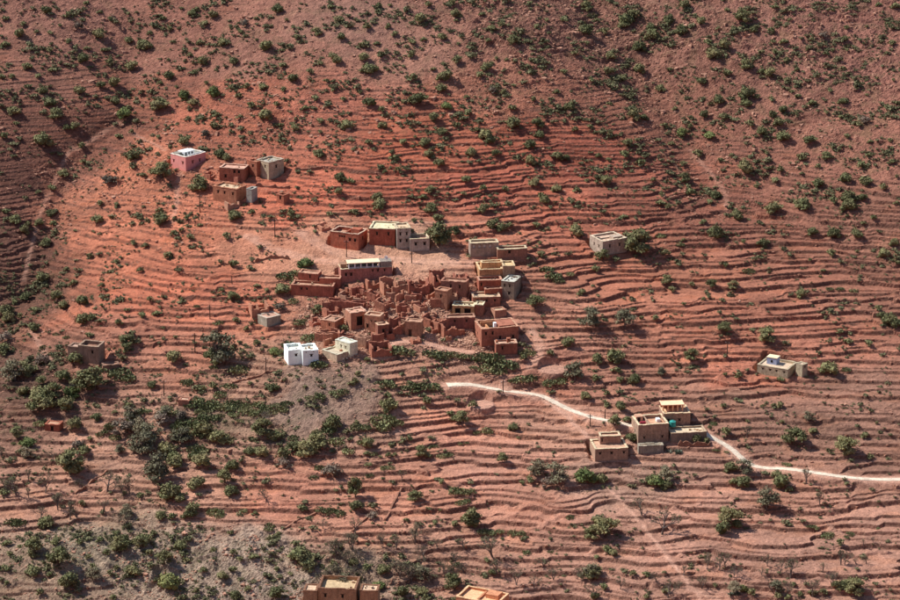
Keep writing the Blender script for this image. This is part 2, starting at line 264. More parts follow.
bspec(n='orange_roofed_house', K=(497, 623), al=25, a=9.6, b=6.2, h=4.2, par=.5, c=lin(206,130,90), rc=lin(240,176,128), cap=lin(250,190,140), win=lw(.5,z=2,w=.5), label='house with glowing orange flat roof at the bottom edge, centre', extra='yard')

# ruined houses: corner, turn, left, right, height, missing sides
RU = [((368,291),75,3.0,4.0,2.4,'B'),((384,297),70,3.4,3.6,3.2,''),((409,296),80,4.0,5.2,3.4,'B'),((409,293),15,2.4,2.2,2.2,'B'),((434,291),72,4.2,3.8,3.6,'R'),((384,314),30,2.8,2.4,2.6,''),
      ((396,303),60,2.2,2.4,3.0,'L'),((363,313),12,8.2,3.0,2.4,'B'),((342,313),70,2.6,3.0,1.8,''),((327,320),60,3.2,3.4,2.6,'B'),((402,318),55,2.6,2.6,2.0,'L'),((420,314),50,2.6,2.4,1.8,'B'),
      ((392,336),68,2.2,2.6,3.0,'L'),((400,330),35,3.0,2.4,2.0,''),((430,329),40,2.6,2.6,2.4,''),((438,334),55,3.0,2.8,2.8,'B'),((333,342),10,4.6,2.6,1.9,'B'),((350,345),25,3.2,2.4,2.0,''),((366,349),30,3.2,2.6,2.6,'B'),
      ((372,358),74,3.0,5.0,2.6,''),((444,339),66,3.2,5.6,3.0,'R'),((252,318),72,3.6,4.4,3.0,'B'),((357,301),50,2.6,2.4,2.4,'L'),((346,304),40,2.6,2.4,2.0,'R'),((375,303),30,2.4,2.2,2.2,''),((428,300),60,2.8,3.0,2.4,'L'),
      ((322,232),60,2.6,2.4,1.2,'B'),((238,183.5),40,2.4,2.8,1.6,''),((228,211),60,2.2,3.6,2.0,'B'),((210,180),40,2.2,2.2,1.4,'R'),((413,345),70,2.0,2.2,1.3,'B'),((330,350),40,2.2,2.6,1.6,'L'),((455,283),78,2.4,3.4,1.8,'B')]
RUL = ['roofless red ruin just under the columned gallery house','dark hollow ruin with high walls left of the rubble field','wide roofless ruin at the head of the rubble field','small sunlit broken room inside the head of the rubble field',
 'deep dark ruined room at the top right of the rubble field','ruin with narrow gable stumps in the middle left of the ruins','tall broken wall corner on the left brink of the rubble field','long orange ruin wall across the upper left village','low ruin below the long red house',
 'broken ruin with fallen stones at the left end of the village','low broken walls in the middle of the rubble field','small dark ruin in the centre right of the rubble field','tall narrow ruin beside the sunlit orange house','broken lit walls between the orange house and the brown doorway house',
 'ruin with slit openings right of the brown doorway house','ruined corner above the lane left of the rubble slope','low red ruin row behind the cream shed','broken little ruin behind the cream shed on its right','stump ruin between cream shed and sunlit orange house',
 'dark retaining ruin right of the cream shed above the cactus','ruined front with rubble at its feet left of the large square red house','roofless red hut shell on the slope left of the village','small ruin under the right end of the long red house','small ruin touching the long orange ruin wall',
 'little shell of walls right of the long orange ruin wall','broken walls above the tower house','low stone ruin left of the upper row of houses','rubble walled pen between the hamlet houses','small stone pen below the lowest hamlet house',
 'broken stone pen left of the hamlet near the pink house','low walls beside the lane below the brown doorway house','low stone pen beside the white house','small roofless room left of the stepped red house']

KS = []; OWN = []
for s in B:
    KS.append(s['K']); OWN.append(s)
    for q in s.get('blocks', []): KS.append(q['K']); OWN.append(q)
RS = []
for (K, al, a, b, h, miss), lab in zip(RU, RUL):
    q = dict(K=K, al=al, a=a, b=b, h=h, miss=miss, label=lab); RS.append(q); KS.append(K); OWN.append(q)
PB, TB = hit(Zb, KS)
pads = []
ISO = ('pink_house', 'lone_stone_house', 'far_right_house', 'roadside_flat_house', 'tall_farm_house', 'grey_ruin_house', 'stone_house', 'roadside_red_house', 'white_house', 'colonnade_house', 'brick_hut', 'field_shed', 'grey_shed', 'earth_annex')
for q, P in zip(OWN, PB):
    q['P'] = P.copy(); al = rad(q['al'])
    q['R'] = np.array([math.sin(al), math.cos(al)]); q['Ld'] = np.array([-math.cos(al), math.sin(al)]); q['rz'] = math.pi/2 - al
    pads.append((P, q['R'], q['Ld'], q['b'], q['a'], 1.15 if q.get('n') in ISO else .4))

def polyline(pts, Z, n=14):
    P, t = hit(Z, pts); out = []
    for i in range(len(P)-1):
        for k in range(n): out.append(P[i]+(P[i+1]-P[i])*k/n)
    out.append(P[-1]); out = np.array(out)
    for _ in range(40):
        out[1:-1] = out[1:-1]*.5 + .25*(out[:-2]+out[2:])
    return out
ROAD = polyline([(447,385),(458,384.5),(472,384.5),(488,388),(505,391),(528,393.5),(543,396),(556,403),(572,411),(590,417),(606,420.5),(625,424),(655,432),(690,431),(703,432),(714,439),(724,444),(734,451),(742,459),(752,466),(766,468.5),(782,468.5),(800,470.5),(822,474),(850,478),(878,480),(925,479),(980,476)], Zb)
LANE = polyline([(384,347),(398,341),(415,341.5),(432,344.5),(447,349),(470,352)], Zb)
TRACKS = [([(545,402),(565,412),(578,426),(590,439)], .75, .9), ([(608,487),(622,500),(640,522),(658,545),(676,566),(690,588),(706,606)], .5, 1.0), ([(690,150),(706,168),(722,182),(728,196),(727,210)], .8, .3),
          ([(72,146),(60,168),(52,190),(38,212),(36,230),(30,252),(24,280)], .6, .36), ([(120,122),(100,135),(74,150)], .8, .3), ([(300,232),(330,256),(360,256),(420,262),(460,264),(478,262)], 2.0, .6),
          ([(248,236),(262,246),(290,254),(310,262),(335,262)], 1.8, .6), ([(405,222),(450,224),(500,222)], 1.0, .3), ([(532,330),(545,345),(540,358),(530,366)], 1.3, .7), ([(700,18),(650,0)], .8, .15), ([(767,6),(766,25),(770,40)], .8, .15),
          ([(165,150),(150,142),(130,132)], .8, .4), ([(180,172),(176,190),(178,205),(172,222)], .8, .5), ([(392,388),(396,402),(392,420),(400,445)], .6, .4), ([(30,330),(44,350),(52,362)], .8, .5), ([(500,374),(506,386)], .7, .5),
          ([(690,588),(720,597),(740,612)], 1.0, .8), ([(380,340),(384,347)], 1.2, .6)]
TR = [(polyline(p, Zb, 6), wd, st) for p, wd, st in TRACKS]

# ------------------------------------------------------------------ cut the land
core = (np.abs(GX) < 175) & (GY > -140) & (GY < 150)
iy = np.where(core.any(1))[0]; ix = np.where(core.any(0))[0]
sl_ = np.s_[iy[0]:iy[-1]+1, ix[0]:ix[-1]+1]
X = GX[sl_]; Y = GY[sl_]; Z = Zb[sl_].copy()
A = soil_fields(X, Y)
T = A[..., 3]; ROCK = A[..., 4]; SCR = A[..., 5]

wt = np.zeros_like(Z); zt = np.zeros_like(Z); mk = np.zeros_like(Z)
for P, R, Ld, b, a, m in pads:
    r = max(a, b)*1.5+5
    jj = np.where(np.abs(Y[:, 0]-P[1]) < r)[0]; ii = np.where(np.abs(X[0]-P[0]) < r)[0]
    s_ = np.s_[jj[0]:jj[-1]+1, ii[0]:ii[-1]+1]
    dx = X[s_]-P[0]; dy = Y[s_]-P[1]
    u = dx*R[0]+dy*R[1]; v = dx*Ld[0]+dy*Ld[1]
    d = np.hypot(np.maximum(np.maximum(-u, u-b), 0), np.maximum(np.maximum(-v, v-a), 0))
    ww = np.exp(-d/0.12)+1e-12
    wt[s_] += ww; zt[s_] += ww*(P[2]+0.05); mk[s_] = np.maximum(mk[s_], 1-sstep(.0 if m < 1 else .4, m, d))
PADZ = np.where(wt > 0, zt/np.maximum(wt, 1e-9), 0)

def near_line(pl, wmax):
    """distance to a polyline and its height there"""
    D = np.full(Z.shape, 1e9, np.float32); H = np.zeros(Z.shape, np.float32)
    for k in range(0, len(pl)-1):
        p, q = pl[k], pl[k+1]
        x0, x1 = min(p[0], q[0])-wmax, max(p[0], q[0])+wmax; y0, y1 = min(p[1], q[1])-wmax, max(p[1], q[1])+wmax
        jj = np.where((Y[:, 0] > y0) & (Y[:, 0] < y1))[0]; ii = np.where((X[0] > x0) & (X[0] < x1))[0]
        if not len(jj) or not len(ii): continue
        s_ = np.s_[jj[0]:jj[-1]+1, ii[0]:ii[-1]+1]
        dx, dy = q[0]-p[0], q[1]-p[1]; L2 = dx*dx+dy*dy+1e-9
        t = np.clip(((X[s_]-p[0])*dx+(Y[s_]-p[1])*dy)/L2, 0, 1)
        d = np.hypot(X[s_]-p[0]-t*dx, Y[s_]-p[1]-t*dy); c = d < D[s_]
        D[s_] = np.where(c, d, D[s_]); H[s_] = np.where(c, p[2]+t*(q[2]-p[2]), H[s_])
    return D, H

# terraces: levels follow the contours, broken into fields with walls that end and begin
STEP = 0.9
ph = 0.45*fbm(X/34, Y/24, 61, 2) + 0.07*perlin(X/11, Y/9, 63) + 0.018*perlin(X/2.4, Y/3.0, 66)
cell = np.sin(X/17.0+1.4*perlin(X/38, Y/19, 71)+Y/31.0)+0.8*perlin(X/12.5, Y/6.5, 75)
jump = 0.42*(sstep(-.09, .09, cell)-.5) + 0.36*(sstep(-.06, .06, perlin(X/21+30, Y/9, 77))-.5)
hh = (Z + jump*STEP)/STEP + ph
LV = np.arange(-400, 400); BR = np.sort(LV + .22*np.sin(LV*2.3) + .2*np.sin(LV*5.1+1))
ii_ = np.clip(np.searchsorted(BR, hh.ravel())-1, 0, len(BR)-2).reshape(hh.shape); lo_ = BR[ii_]; wd_ = BR[ii_+1]-lo_; fl = ii_.astype(float); fr = (hh-lo_)/wd_
up = (X*0+1)
GRAD = np.hypot(np.gradient(Z, axis=0)/np.gradient(Y, axis=0), np.gradient(Z, axis=1)/np.gradient(X, axis=1))
rw_ = (0.32 + 0.12*perlin(X/2.2, Y/2.2, 81))*GRAD + .02
tilt = 0.13 + .1*perlin(X/15, Y/7, 83) + 0.30*np.clip(1-T, 0, 1) + 0.22*sstep(20, 60, Y) + .14*(1-sstep(-45, -15, X))*sstep(-20, 5, Y)
a_ = np.clip(1-rw_, .55, .95)
rz_ = np.where(fr < a_, tilt*fr/a_, tilt + (1-tilt)*np.clip((fr-a_)/(1-a_), 0, 1))
Zt = (lo_ + rz_*wd_ - ph)*STEP - jump*STEP
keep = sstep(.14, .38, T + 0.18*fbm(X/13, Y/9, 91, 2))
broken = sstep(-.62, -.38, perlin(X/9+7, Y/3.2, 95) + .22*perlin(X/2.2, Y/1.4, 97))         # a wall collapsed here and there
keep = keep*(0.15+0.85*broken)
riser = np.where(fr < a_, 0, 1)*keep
rough = (0.22*fbm(X/5.0, Y/4.0, 101, 3) + 0.34*np.maximum(fbm(X/2.4, Y/1.9, 111, 3)-.12, 0))*(.22+1.7*ROCK)
led = np.abs((Z*0.55 + 0.8*fbm(X/9, Y/9, 121, 2)) % 1 - .5)*2                                 # rock ledges on the rough ground
rough = rough + (0.85*sstep(.35, .9, led)-.3)*ROCK*sstep(-.1, .3, perlin(X/6, Y/5, 125))
Z1 = Z*(1-keep) + Zt*keep + rough*(1-.90*keep) + (0.045+.06*ROCK)*fbm(X/1.3, Y/1.0, 131, 2)
RN = np.random.default_rng(3); Z1 = Z1 + RN.normal(size=Z.shape)*(.010+.055*ROCK)*(1-.3*keep)
Z1 = Z1*(1-mk) + PADZ*mk
dr, hr = near_line(ROAD, 7); mr = 1-sstep(1.2, 3.2, dr); Z1 = Z1*(1-mr)+(hr-.02)*mr
dl, hl = near_line(LANE, 6); ml = 1-sstep(1.0, 2.4, dl)
path = 0.0*Z + .9*(1-sstep(.8, 1.4, dl+.3*perlin(X, Y, 141)))
for pl, wd, st in TR:
    d, h_ = near_line(pl, 6); m_ = (1-sstep(wd*.5, wd*1.1, d + .35*perlin(X/1.3, Y/1.3, 143)))*st
    path = np.maximum(path, m_*np.clip(.75+.7*perlin(X/2.3, Y/1.9, 145), .15, 1)); flat = (1-sstep(wd*.6, wd+1.4, d))*.8*(1-mk); Z1 = Z1*(1-flat) + (Z1*.35+(h_)*.65)*flat
Z1 = Z1*(1-ml*(1-mk)) + hl*ml*(1-mk)
# two round threshing floors
DISC, _ = hit(Zb, [(553, 368.5), (481, 403.5)]); DR = [3.3, 3.0]
disc = np.zeros_like(Z)
for p, r in zip(DISC, DR):
    d = np.hypot(X-p[0], Y-p[1]); m_ = 1-sstep(r, r+.5, d); Z1 = Z1*(1-m_)+(p[2]-.2)*m_; disc = np.maximum(disc, m_)
edge = (1-sstep(120, 145, np.abs(X)))*sstep(-138, -124, Y)*(1-sstep(126, 145, Y))
Zf = Zb.copy(); Zf[sl_] = Zb[sl_]*(1-edge) + Z1*edge
ZG = Zf

# colour of the soil, with painted shade on the ravine flank and risers
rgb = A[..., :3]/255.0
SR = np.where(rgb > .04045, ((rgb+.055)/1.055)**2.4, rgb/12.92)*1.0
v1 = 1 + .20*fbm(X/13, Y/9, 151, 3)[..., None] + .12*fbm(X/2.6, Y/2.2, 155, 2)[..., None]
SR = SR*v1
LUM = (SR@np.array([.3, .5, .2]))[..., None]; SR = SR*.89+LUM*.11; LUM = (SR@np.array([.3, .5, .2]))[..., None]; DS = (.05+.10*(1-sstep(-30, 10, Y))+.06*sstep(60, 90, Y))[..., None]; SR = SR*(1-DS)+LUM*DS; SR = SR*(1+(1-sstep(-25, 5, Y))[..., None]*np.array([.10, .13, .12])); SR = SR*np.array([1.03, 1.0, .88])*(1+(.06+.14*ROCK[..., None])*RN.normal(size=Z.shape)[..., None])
fieldtone = perlin(X/26+.7*fl, fl*3.7, 161)[..., None]                                          # each field ploughed and dried differently
SR = SR*(1+.16*fieldtone*keep[..., None]*np.array([1, .8, .7]))
orange = sstep(.1, .7, fbm(X/10+40, Y/4.5, 165, 3))[..., None]*keep[..., None]
SR = SR*(1+orange*np.array([.03, -.03, -.09]))
wall_shade_c = np.array([.15, .078, .056]); rs_ = riser[..., None]*np.clip(.8+.35*perlin(X/2.0, Y/1.2, 149), .3, 1)[..., None]; SR = SR*(1-.8*rs_) + .8*rs_*wall_shade_c  # dry stone brown, darkened further to paint shade lines on the risers
path = np.maximum(path, .7*(1-sstep(1.3, 2.3, dr+.7*fbm(X/1.7, Y/1.7, 147, 2))))
pc = np.array(lin(206, 158, 134)); SR = SR*(1-path[..., None]) + pc*path[..., None]*(1+.1*perlin(X/1.2, Y/1.2, 171)[..., None])
dc = np.array(lin(202, 158, 136)); SR = SR*(1-disc[..., None]*.55) + dc*disc[..., None]*.55
green = sstep(.12, .55, fbm(X/4.4, Y/3.4, 181, 3)+.25*(SCR-.6))*np.clip(SCR, 0, 1)*(1-keep*.7)*(1-path)
SR = SR*(1-.26*green[..., None]) + .26*green[..., None]*np.array([.135, .125, .055])
SR = np.clip(SR, .01, .9)
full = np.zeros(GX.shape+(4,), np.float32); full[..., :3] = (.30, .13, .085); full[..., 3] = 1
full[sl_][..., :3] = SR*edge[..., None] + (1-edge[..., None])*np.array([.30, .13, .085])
msk = np.zeros(GX.shape+(4,), np.float32); msk[sl_][..., 0] = riser; msk[sl_][..., 1] = np.clip(ROCK, 0, 1); msk[..., 3] = 1

# ------------------------------------------------------------------ materials
def newmat(name):
    m = bpy.data.materials.new(name); m.use_nodes = True; n = m.node_tree; n.nodes.clear()
    o = n.nodes.new('ShaderNodeOutputMaterial'); b = n.nodes.new('ShaderNodeBsdfPrincipled')
    n.links.new(b.outputs[0], o.inputs[0]); b.inputs['Roughness'].default_value = .95
    if 'Specular IOR Level' in b.inputs: b.inputs['Specular IOR Level'].default_value = .15
    return m, n, b
def node(n, t, **k):
    q = n.nodes.new(t)
    for a, v in k.items(): setattr(q, a, v)
    return q
def noise(n, vec, sc, det=3, rough=.6):
    q = node(n, 'ShaderNodeTexNoise'); q.inputs['Scale'].default_value = sc; q.inputs['Detail'].default_value = det; q.inputs['Roughness'].default_value = rough
    n.links.new(vec, q.inputs['Vector']); return q.outputs['Fac']
def maprange(n, v, a, b, c, d):
    q = node(n, 'ShaderNodeMapRange'); n.links.new(v, q.inputs[0])
    for i, x in enumerate((a, b, c, d)): q.inputs[i+1].default_value = x
    return q.outputs[0]
def math_(n, op, a, b):
    q = node(n, 'ShaderNodeMath', operation=op)
    for i, x in enumerate((a, b)):
        if isinstance(x, (int, float)): q.inputs[i].default_value = x
        else: n.links.new(x, q.inputs[i])
    return q.outputs[0]
def scale(n, col, f):
    q = node(n, 'ShaderNodeVectorMath', operation='SCALE'); 
    if isinstance(col, tuple): q.inputs[0].default_value = col[:3]
    else: n.links.new(col, q.inputs[0])
    n.links.new(f, q.inputs['Scale']); return q.outputs[0]
def bump(n, b, h, dist, st=1.0):
    q = node(n, 'ShaderNodeBump'); q.inputs['Strength'].default_value = st; q.inputs['Distance'].default_value = dist
    n.links.new(h, q.inputs['Height']); n.links.new(q.outputs[0], b.inputs['Normal'])

mg, n, b = newmat('soil')
tc = node(n, 'ShaderNodeTexCoord').outputs['Object']
at = node(n, 'ShaderNodeAttribute', attribute_name='soil').outputs['Color']
am = node(n, 'ShaderNodeAttribute', attribute_name='mask').outputs['Color']
sep = node(n, 'ShaderNodeSeparateColor'); n.links.new(am, sep.inputs[0])
f1 = noise(n, tc, .9, 4, .7); f2 = noise(n, tc, 4.5, 3, .7)
vor = node(n, 'ShaderNodeTexVoronoi'); vor.inputs['Scale'].default_value = 2.6; n.links.new(tc, vor.inputs['Vector'])
k1 = maprange(n, f1, .25, .75, .74, 1.26); k2 = maprange(n, f2, .32, .68, .62, 1.38)
k = math_(n, 'MULTIPLY', k1, k2)
st = maprange(n, vor.outputs['Distance'], .0, .6, 1.25, .72)
amt = math_(n, 'MAXIMUM', sep.outputs[0], math_(n, 'MULTIPLY', sep.outputs[1], .8))
mx = node(n, 'ShaderNodeMix'); mx.inputs[2].default_value = 1.0; n.links.new(amt, mx.inputs[0]); n.links.new(st, mx.inputs[3])
k = math_(n, 'MULTIPLY', k, mx.outputs[0])
n.links.new(scale(n, at, k), b.inputs['Base Color'])
bump(n, b, math_(n, 'ADD', math_(n, 'MULTIPLY', f2, .5), math_(n, 'MULTIPLY', f1, 1.2)), .5, .8)

_wm = {}
def wallmat(c, rough=1.0, kind='wall'):
    lu = c[0]*.3+c[1]*.5+c[2]*.2; c = tuple((x*.86+lu*.14)*1.06*f for x, f in zip(c, (1.0, 1.07, 1.0)))
    key = (tuple(round(x, 4) for x in c), kind)
    if key in _wm: return _wm[key]
    m, n, b = newmat('masonry' if kind == 'wall' else kind)
    tc = node(n, 'ShaderNodeTexCoord').outputs['Object']
    f1 = noise(n, tc, .7, 4, .65); f2 = noise(n, tc, 5.0, 2, .6)
    mp = node(n, 'ShaderNodeMapping'); mp.inputs['Scale'].default_value = (2.2, 2.2, .35); n.links.new(tc, mp.inputs[0])
    f3 = noise(n, mp.outputs[0], 1.2, 3, .6)
    amp = .14 if kind == 'plain' else .34
    k = math_(n, 'MULTIPLY', maprange(n, f1, .25, .75, 1-amp, 1+amp), maprange(n, f2, .25, .75, 1-amp*.7, 1+amp*.7))
    k = math_(n, 'MULTIPLY', k, maprange(n, f3, .3, .7, 1-amp*.5, 1+amp*.4))
    if kind == 'wall':
        vor = node(n, 'ShaderNodeTexVoronoi'); vor.inputs['Scale'].default_value = 3.4; n.links.new(tc, vor.inputs['Vector'])
        k = math_(n, 'MULTIPLY', k, maprange(n, vor.outputs['Distance'], 0, .7, 1.12, .82))
    n.links.new(scale(n, tuple(c), k), b.inputs['Base Color'])
    bump(n, b, math_(n, 'ADD', f1, math_(n, 'MULTIPLY', f2, .5)), .15 if kind != 'plain' else .05, .8)
    _wm[key] = m; return m
def flatmat(name, c, rough=.8):
    m, n, b = newmat(name); tc = node(n, 'ShaderNodeTexCoord').outputs['Object']
    k = maprange(n, noise(n, tc, 3.0, 2), .25, .75, .85, 1.15); n.links.new(scale(n, tuple(c), k), b.inputs['Base Color']); b.inputs['Roughness'].default_value = rough
    return m
GLASS = flatmat('dark_opening', (.018, .014, .013), .4); WOOD = flatmat('old_wood', (.085, .05, .035)); POLE = flatmat('pole_wood', (.07, .045, .035)); BLUE = flatmat('blue_plaster', lin(150, 160, 186)); TEAL = flatmat('turquoise_plastic', lin(60, 150, 140), .5)
CONC = wallmat(lin(214, 186, 166), kind='road_surface'); RUG = flatmat('red_cloth', lin(150, 52, 62)); WHT = flatmat('white_paint', (.78, .78, .76)); METAL = flatmat('grey_metal', (.25, .25, .25), .4)

def leafmat(name, c, var=.35):
    m, n, b = newmat(name); tc = node(n, 'ShaderNodeTexCoord').outputs['Object']; oi = node(n, 'ShaderNodeObjectInfo').outputs['Random']
    f = noise(n, tc, 1.4, 3, .7)
    k = math_(n, 'MULTIPLY', maprange(n, f, .28, .72, 1-var, 1+var), maprange(n, oi, 0, 1, .68, 1.32))
    hx = node(n, 'ShaderNodeMix', data_type='RGBA'); g2 = (c[0]*1.0+.05, c[1]*.92+.025, c[2]*1.0+.012, 1)
    geo = node(n, 'ShaderNodeNewGeometry').outputs['Position']; sel = math_(n, 'ADD', maprange(n, noise(n, geo, .33, 1), .38, .65, 0, .75), maprange(n, oi, 0, 1, -.35, .35))
    n.links.new(math_(n, 'MINIMUM', math_(n, 'MAXIMUM', sel, 0.0), 1.0), hx.inputs[0]); hx.inputs[6].default_value = tuple(c)+(1,); hx.inputs[7].default_value = g2
    n.links.new(scale(n, hx.outputs[2], k), b.inputs['Base Color']); b.inputs['Roughness'].default_value = .75
    return m
LEAF = {'b': leafmat('argan_leaves', (.15, .155, .066)), 'y': leafmat('bright_leaves', (.13, .165, .055)), 'o': leafmat('olive_leaves', (.18, .17, .10)), 'g': leafmat('dry_twigs', (.15, .125, .09)),
        'c': leafmat('cactus_skin', (.19, .21, .095)), 'a': leafmat('agave_leaves', (.17, .20, .14)), 'd': leafmat('thin_leaves', (.13, .115, .065)), 's': leafmat('scrub_leaves', (.17, .165, .082), .5)}
BARK = flatmat('bark', (.11, .075, .055)); BARKG = flatmat('grey_bark', (.16, .125, .105))
STONE = wallmat(lin(168, 116, 95), kind='stone')

# ------------------------------------------------------------------ ground sheet
nx, ny = len(XS), len(YS)
V = np.stack([GX, GY, Zf], -1).reshape(-1, 3)
I = np.arange(nx*ny, dtype=np.int32).reshape(ny, nx)
Q = np.stack([I[:-1, :-1], I[:-1, 1:], I[1:, 1:], I[1:, :-1]], -1).reshape(-1, 4)
me = mesh_np('hillside', V, Q, [mg], smooth=False)
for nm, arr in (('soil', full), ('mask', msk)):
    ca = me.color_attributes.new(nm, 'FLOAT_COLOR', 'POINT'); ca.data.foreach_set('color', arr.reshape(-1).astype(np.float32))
g = obj('hillside', me); g['kind'] = 'structure'

# road as a raised concrete strip with edges
def strip(name, pl, width, mat, thick=.16, lift=.06):
    v = []; q = []
    t = np.gradient(pl[:, :2], axis=0); t /= np.linalg.norm(t, axis=1)[:, None]+1e-9; nrm = np.stack([-t[:, 1], t[:, 0]], 1)
    for i, p in enumerate(pl):
        wd = width(i/(len(pl)-1)) if callable(width) else width
        wd = wd*(1+.07*math.sin(i*1.7)+.06*math.sin(i*.61)+random.uniform(-.04, .04))
        for s, z in ((1, -thick), (1, lift), (-1, lift), (-1, -thick)):
            v.append((p[0]+nrm[i, 0]*s*wd/2, p[1]+nrm[i, 1]*s*wd/2, p[2]+z))
        if i:
            a0 = 4*(i-1); a1 = 4*i
            for k in range(3): q.append([a0+k, a0+k+1, a1+k+1, a1+k])
    return obj(name, mesh_np(name, v, np.array(q), [mat]))
rd = strip('road', ROAD, lambda t: 2.8-1.2*min(1, t*9) if t < .11 else 1.6, CONC); rd['kind'] = 'structure'

# ------------------------------------------------------------------ houses
def panel(mb, o, du, n_in, L, z0, z1, holes, dep=.22):
    """outer wall skin from o along du, with real recessed openings"""
    us = sorted({0.0, L, *[h[0] for h in holes], *[h[0]+h[2] for h in holes]}); zs = sorted({z0, z1, *[h[1] for h in holes], *[h[1]+h[3] for h in holes]})
    P = lambda u, z, d=0: (o[0]+du[0]*u+n_in[0]*d, o[1]+du[1]*u+n_in[1]*d, z)
    for i in range(len(us)-1):
        for j in range(len(zs)-1):
            uc = (us[i]+us[i+1])/2; zc = (zs[j]+zs[j+1])/2
            if any(h[0] < uc < h[0]+h[2] and h[1] < zc < h[1]+h[3] for h in holes): continue
            mb.quad(P(us[i], zs[j]), P(us[i+1], zs[j]), P(us[i+1], zs[j+1]), P(us[i], zs[j+1]))
    for u, z, w_, h_ in holes:
        mb.quad(P(u, z), P(u+w_, z), P(u+w_, z, dep), P(u, z, dep)); mb.quad(P(u, z+h_, dep), P(u+w_, z+h_, dep), P(u+w_, z+h_), P(u, z+h_))
        mb.quad(P(u, z, dep), P(u, z+h_, dep), P(u, z+h_), P(u, z)); mb.quad(P(u+w_, z), P(u+w_, z+h_), P(u+w_, z+h_, dep), P(u+w_, z, dep))

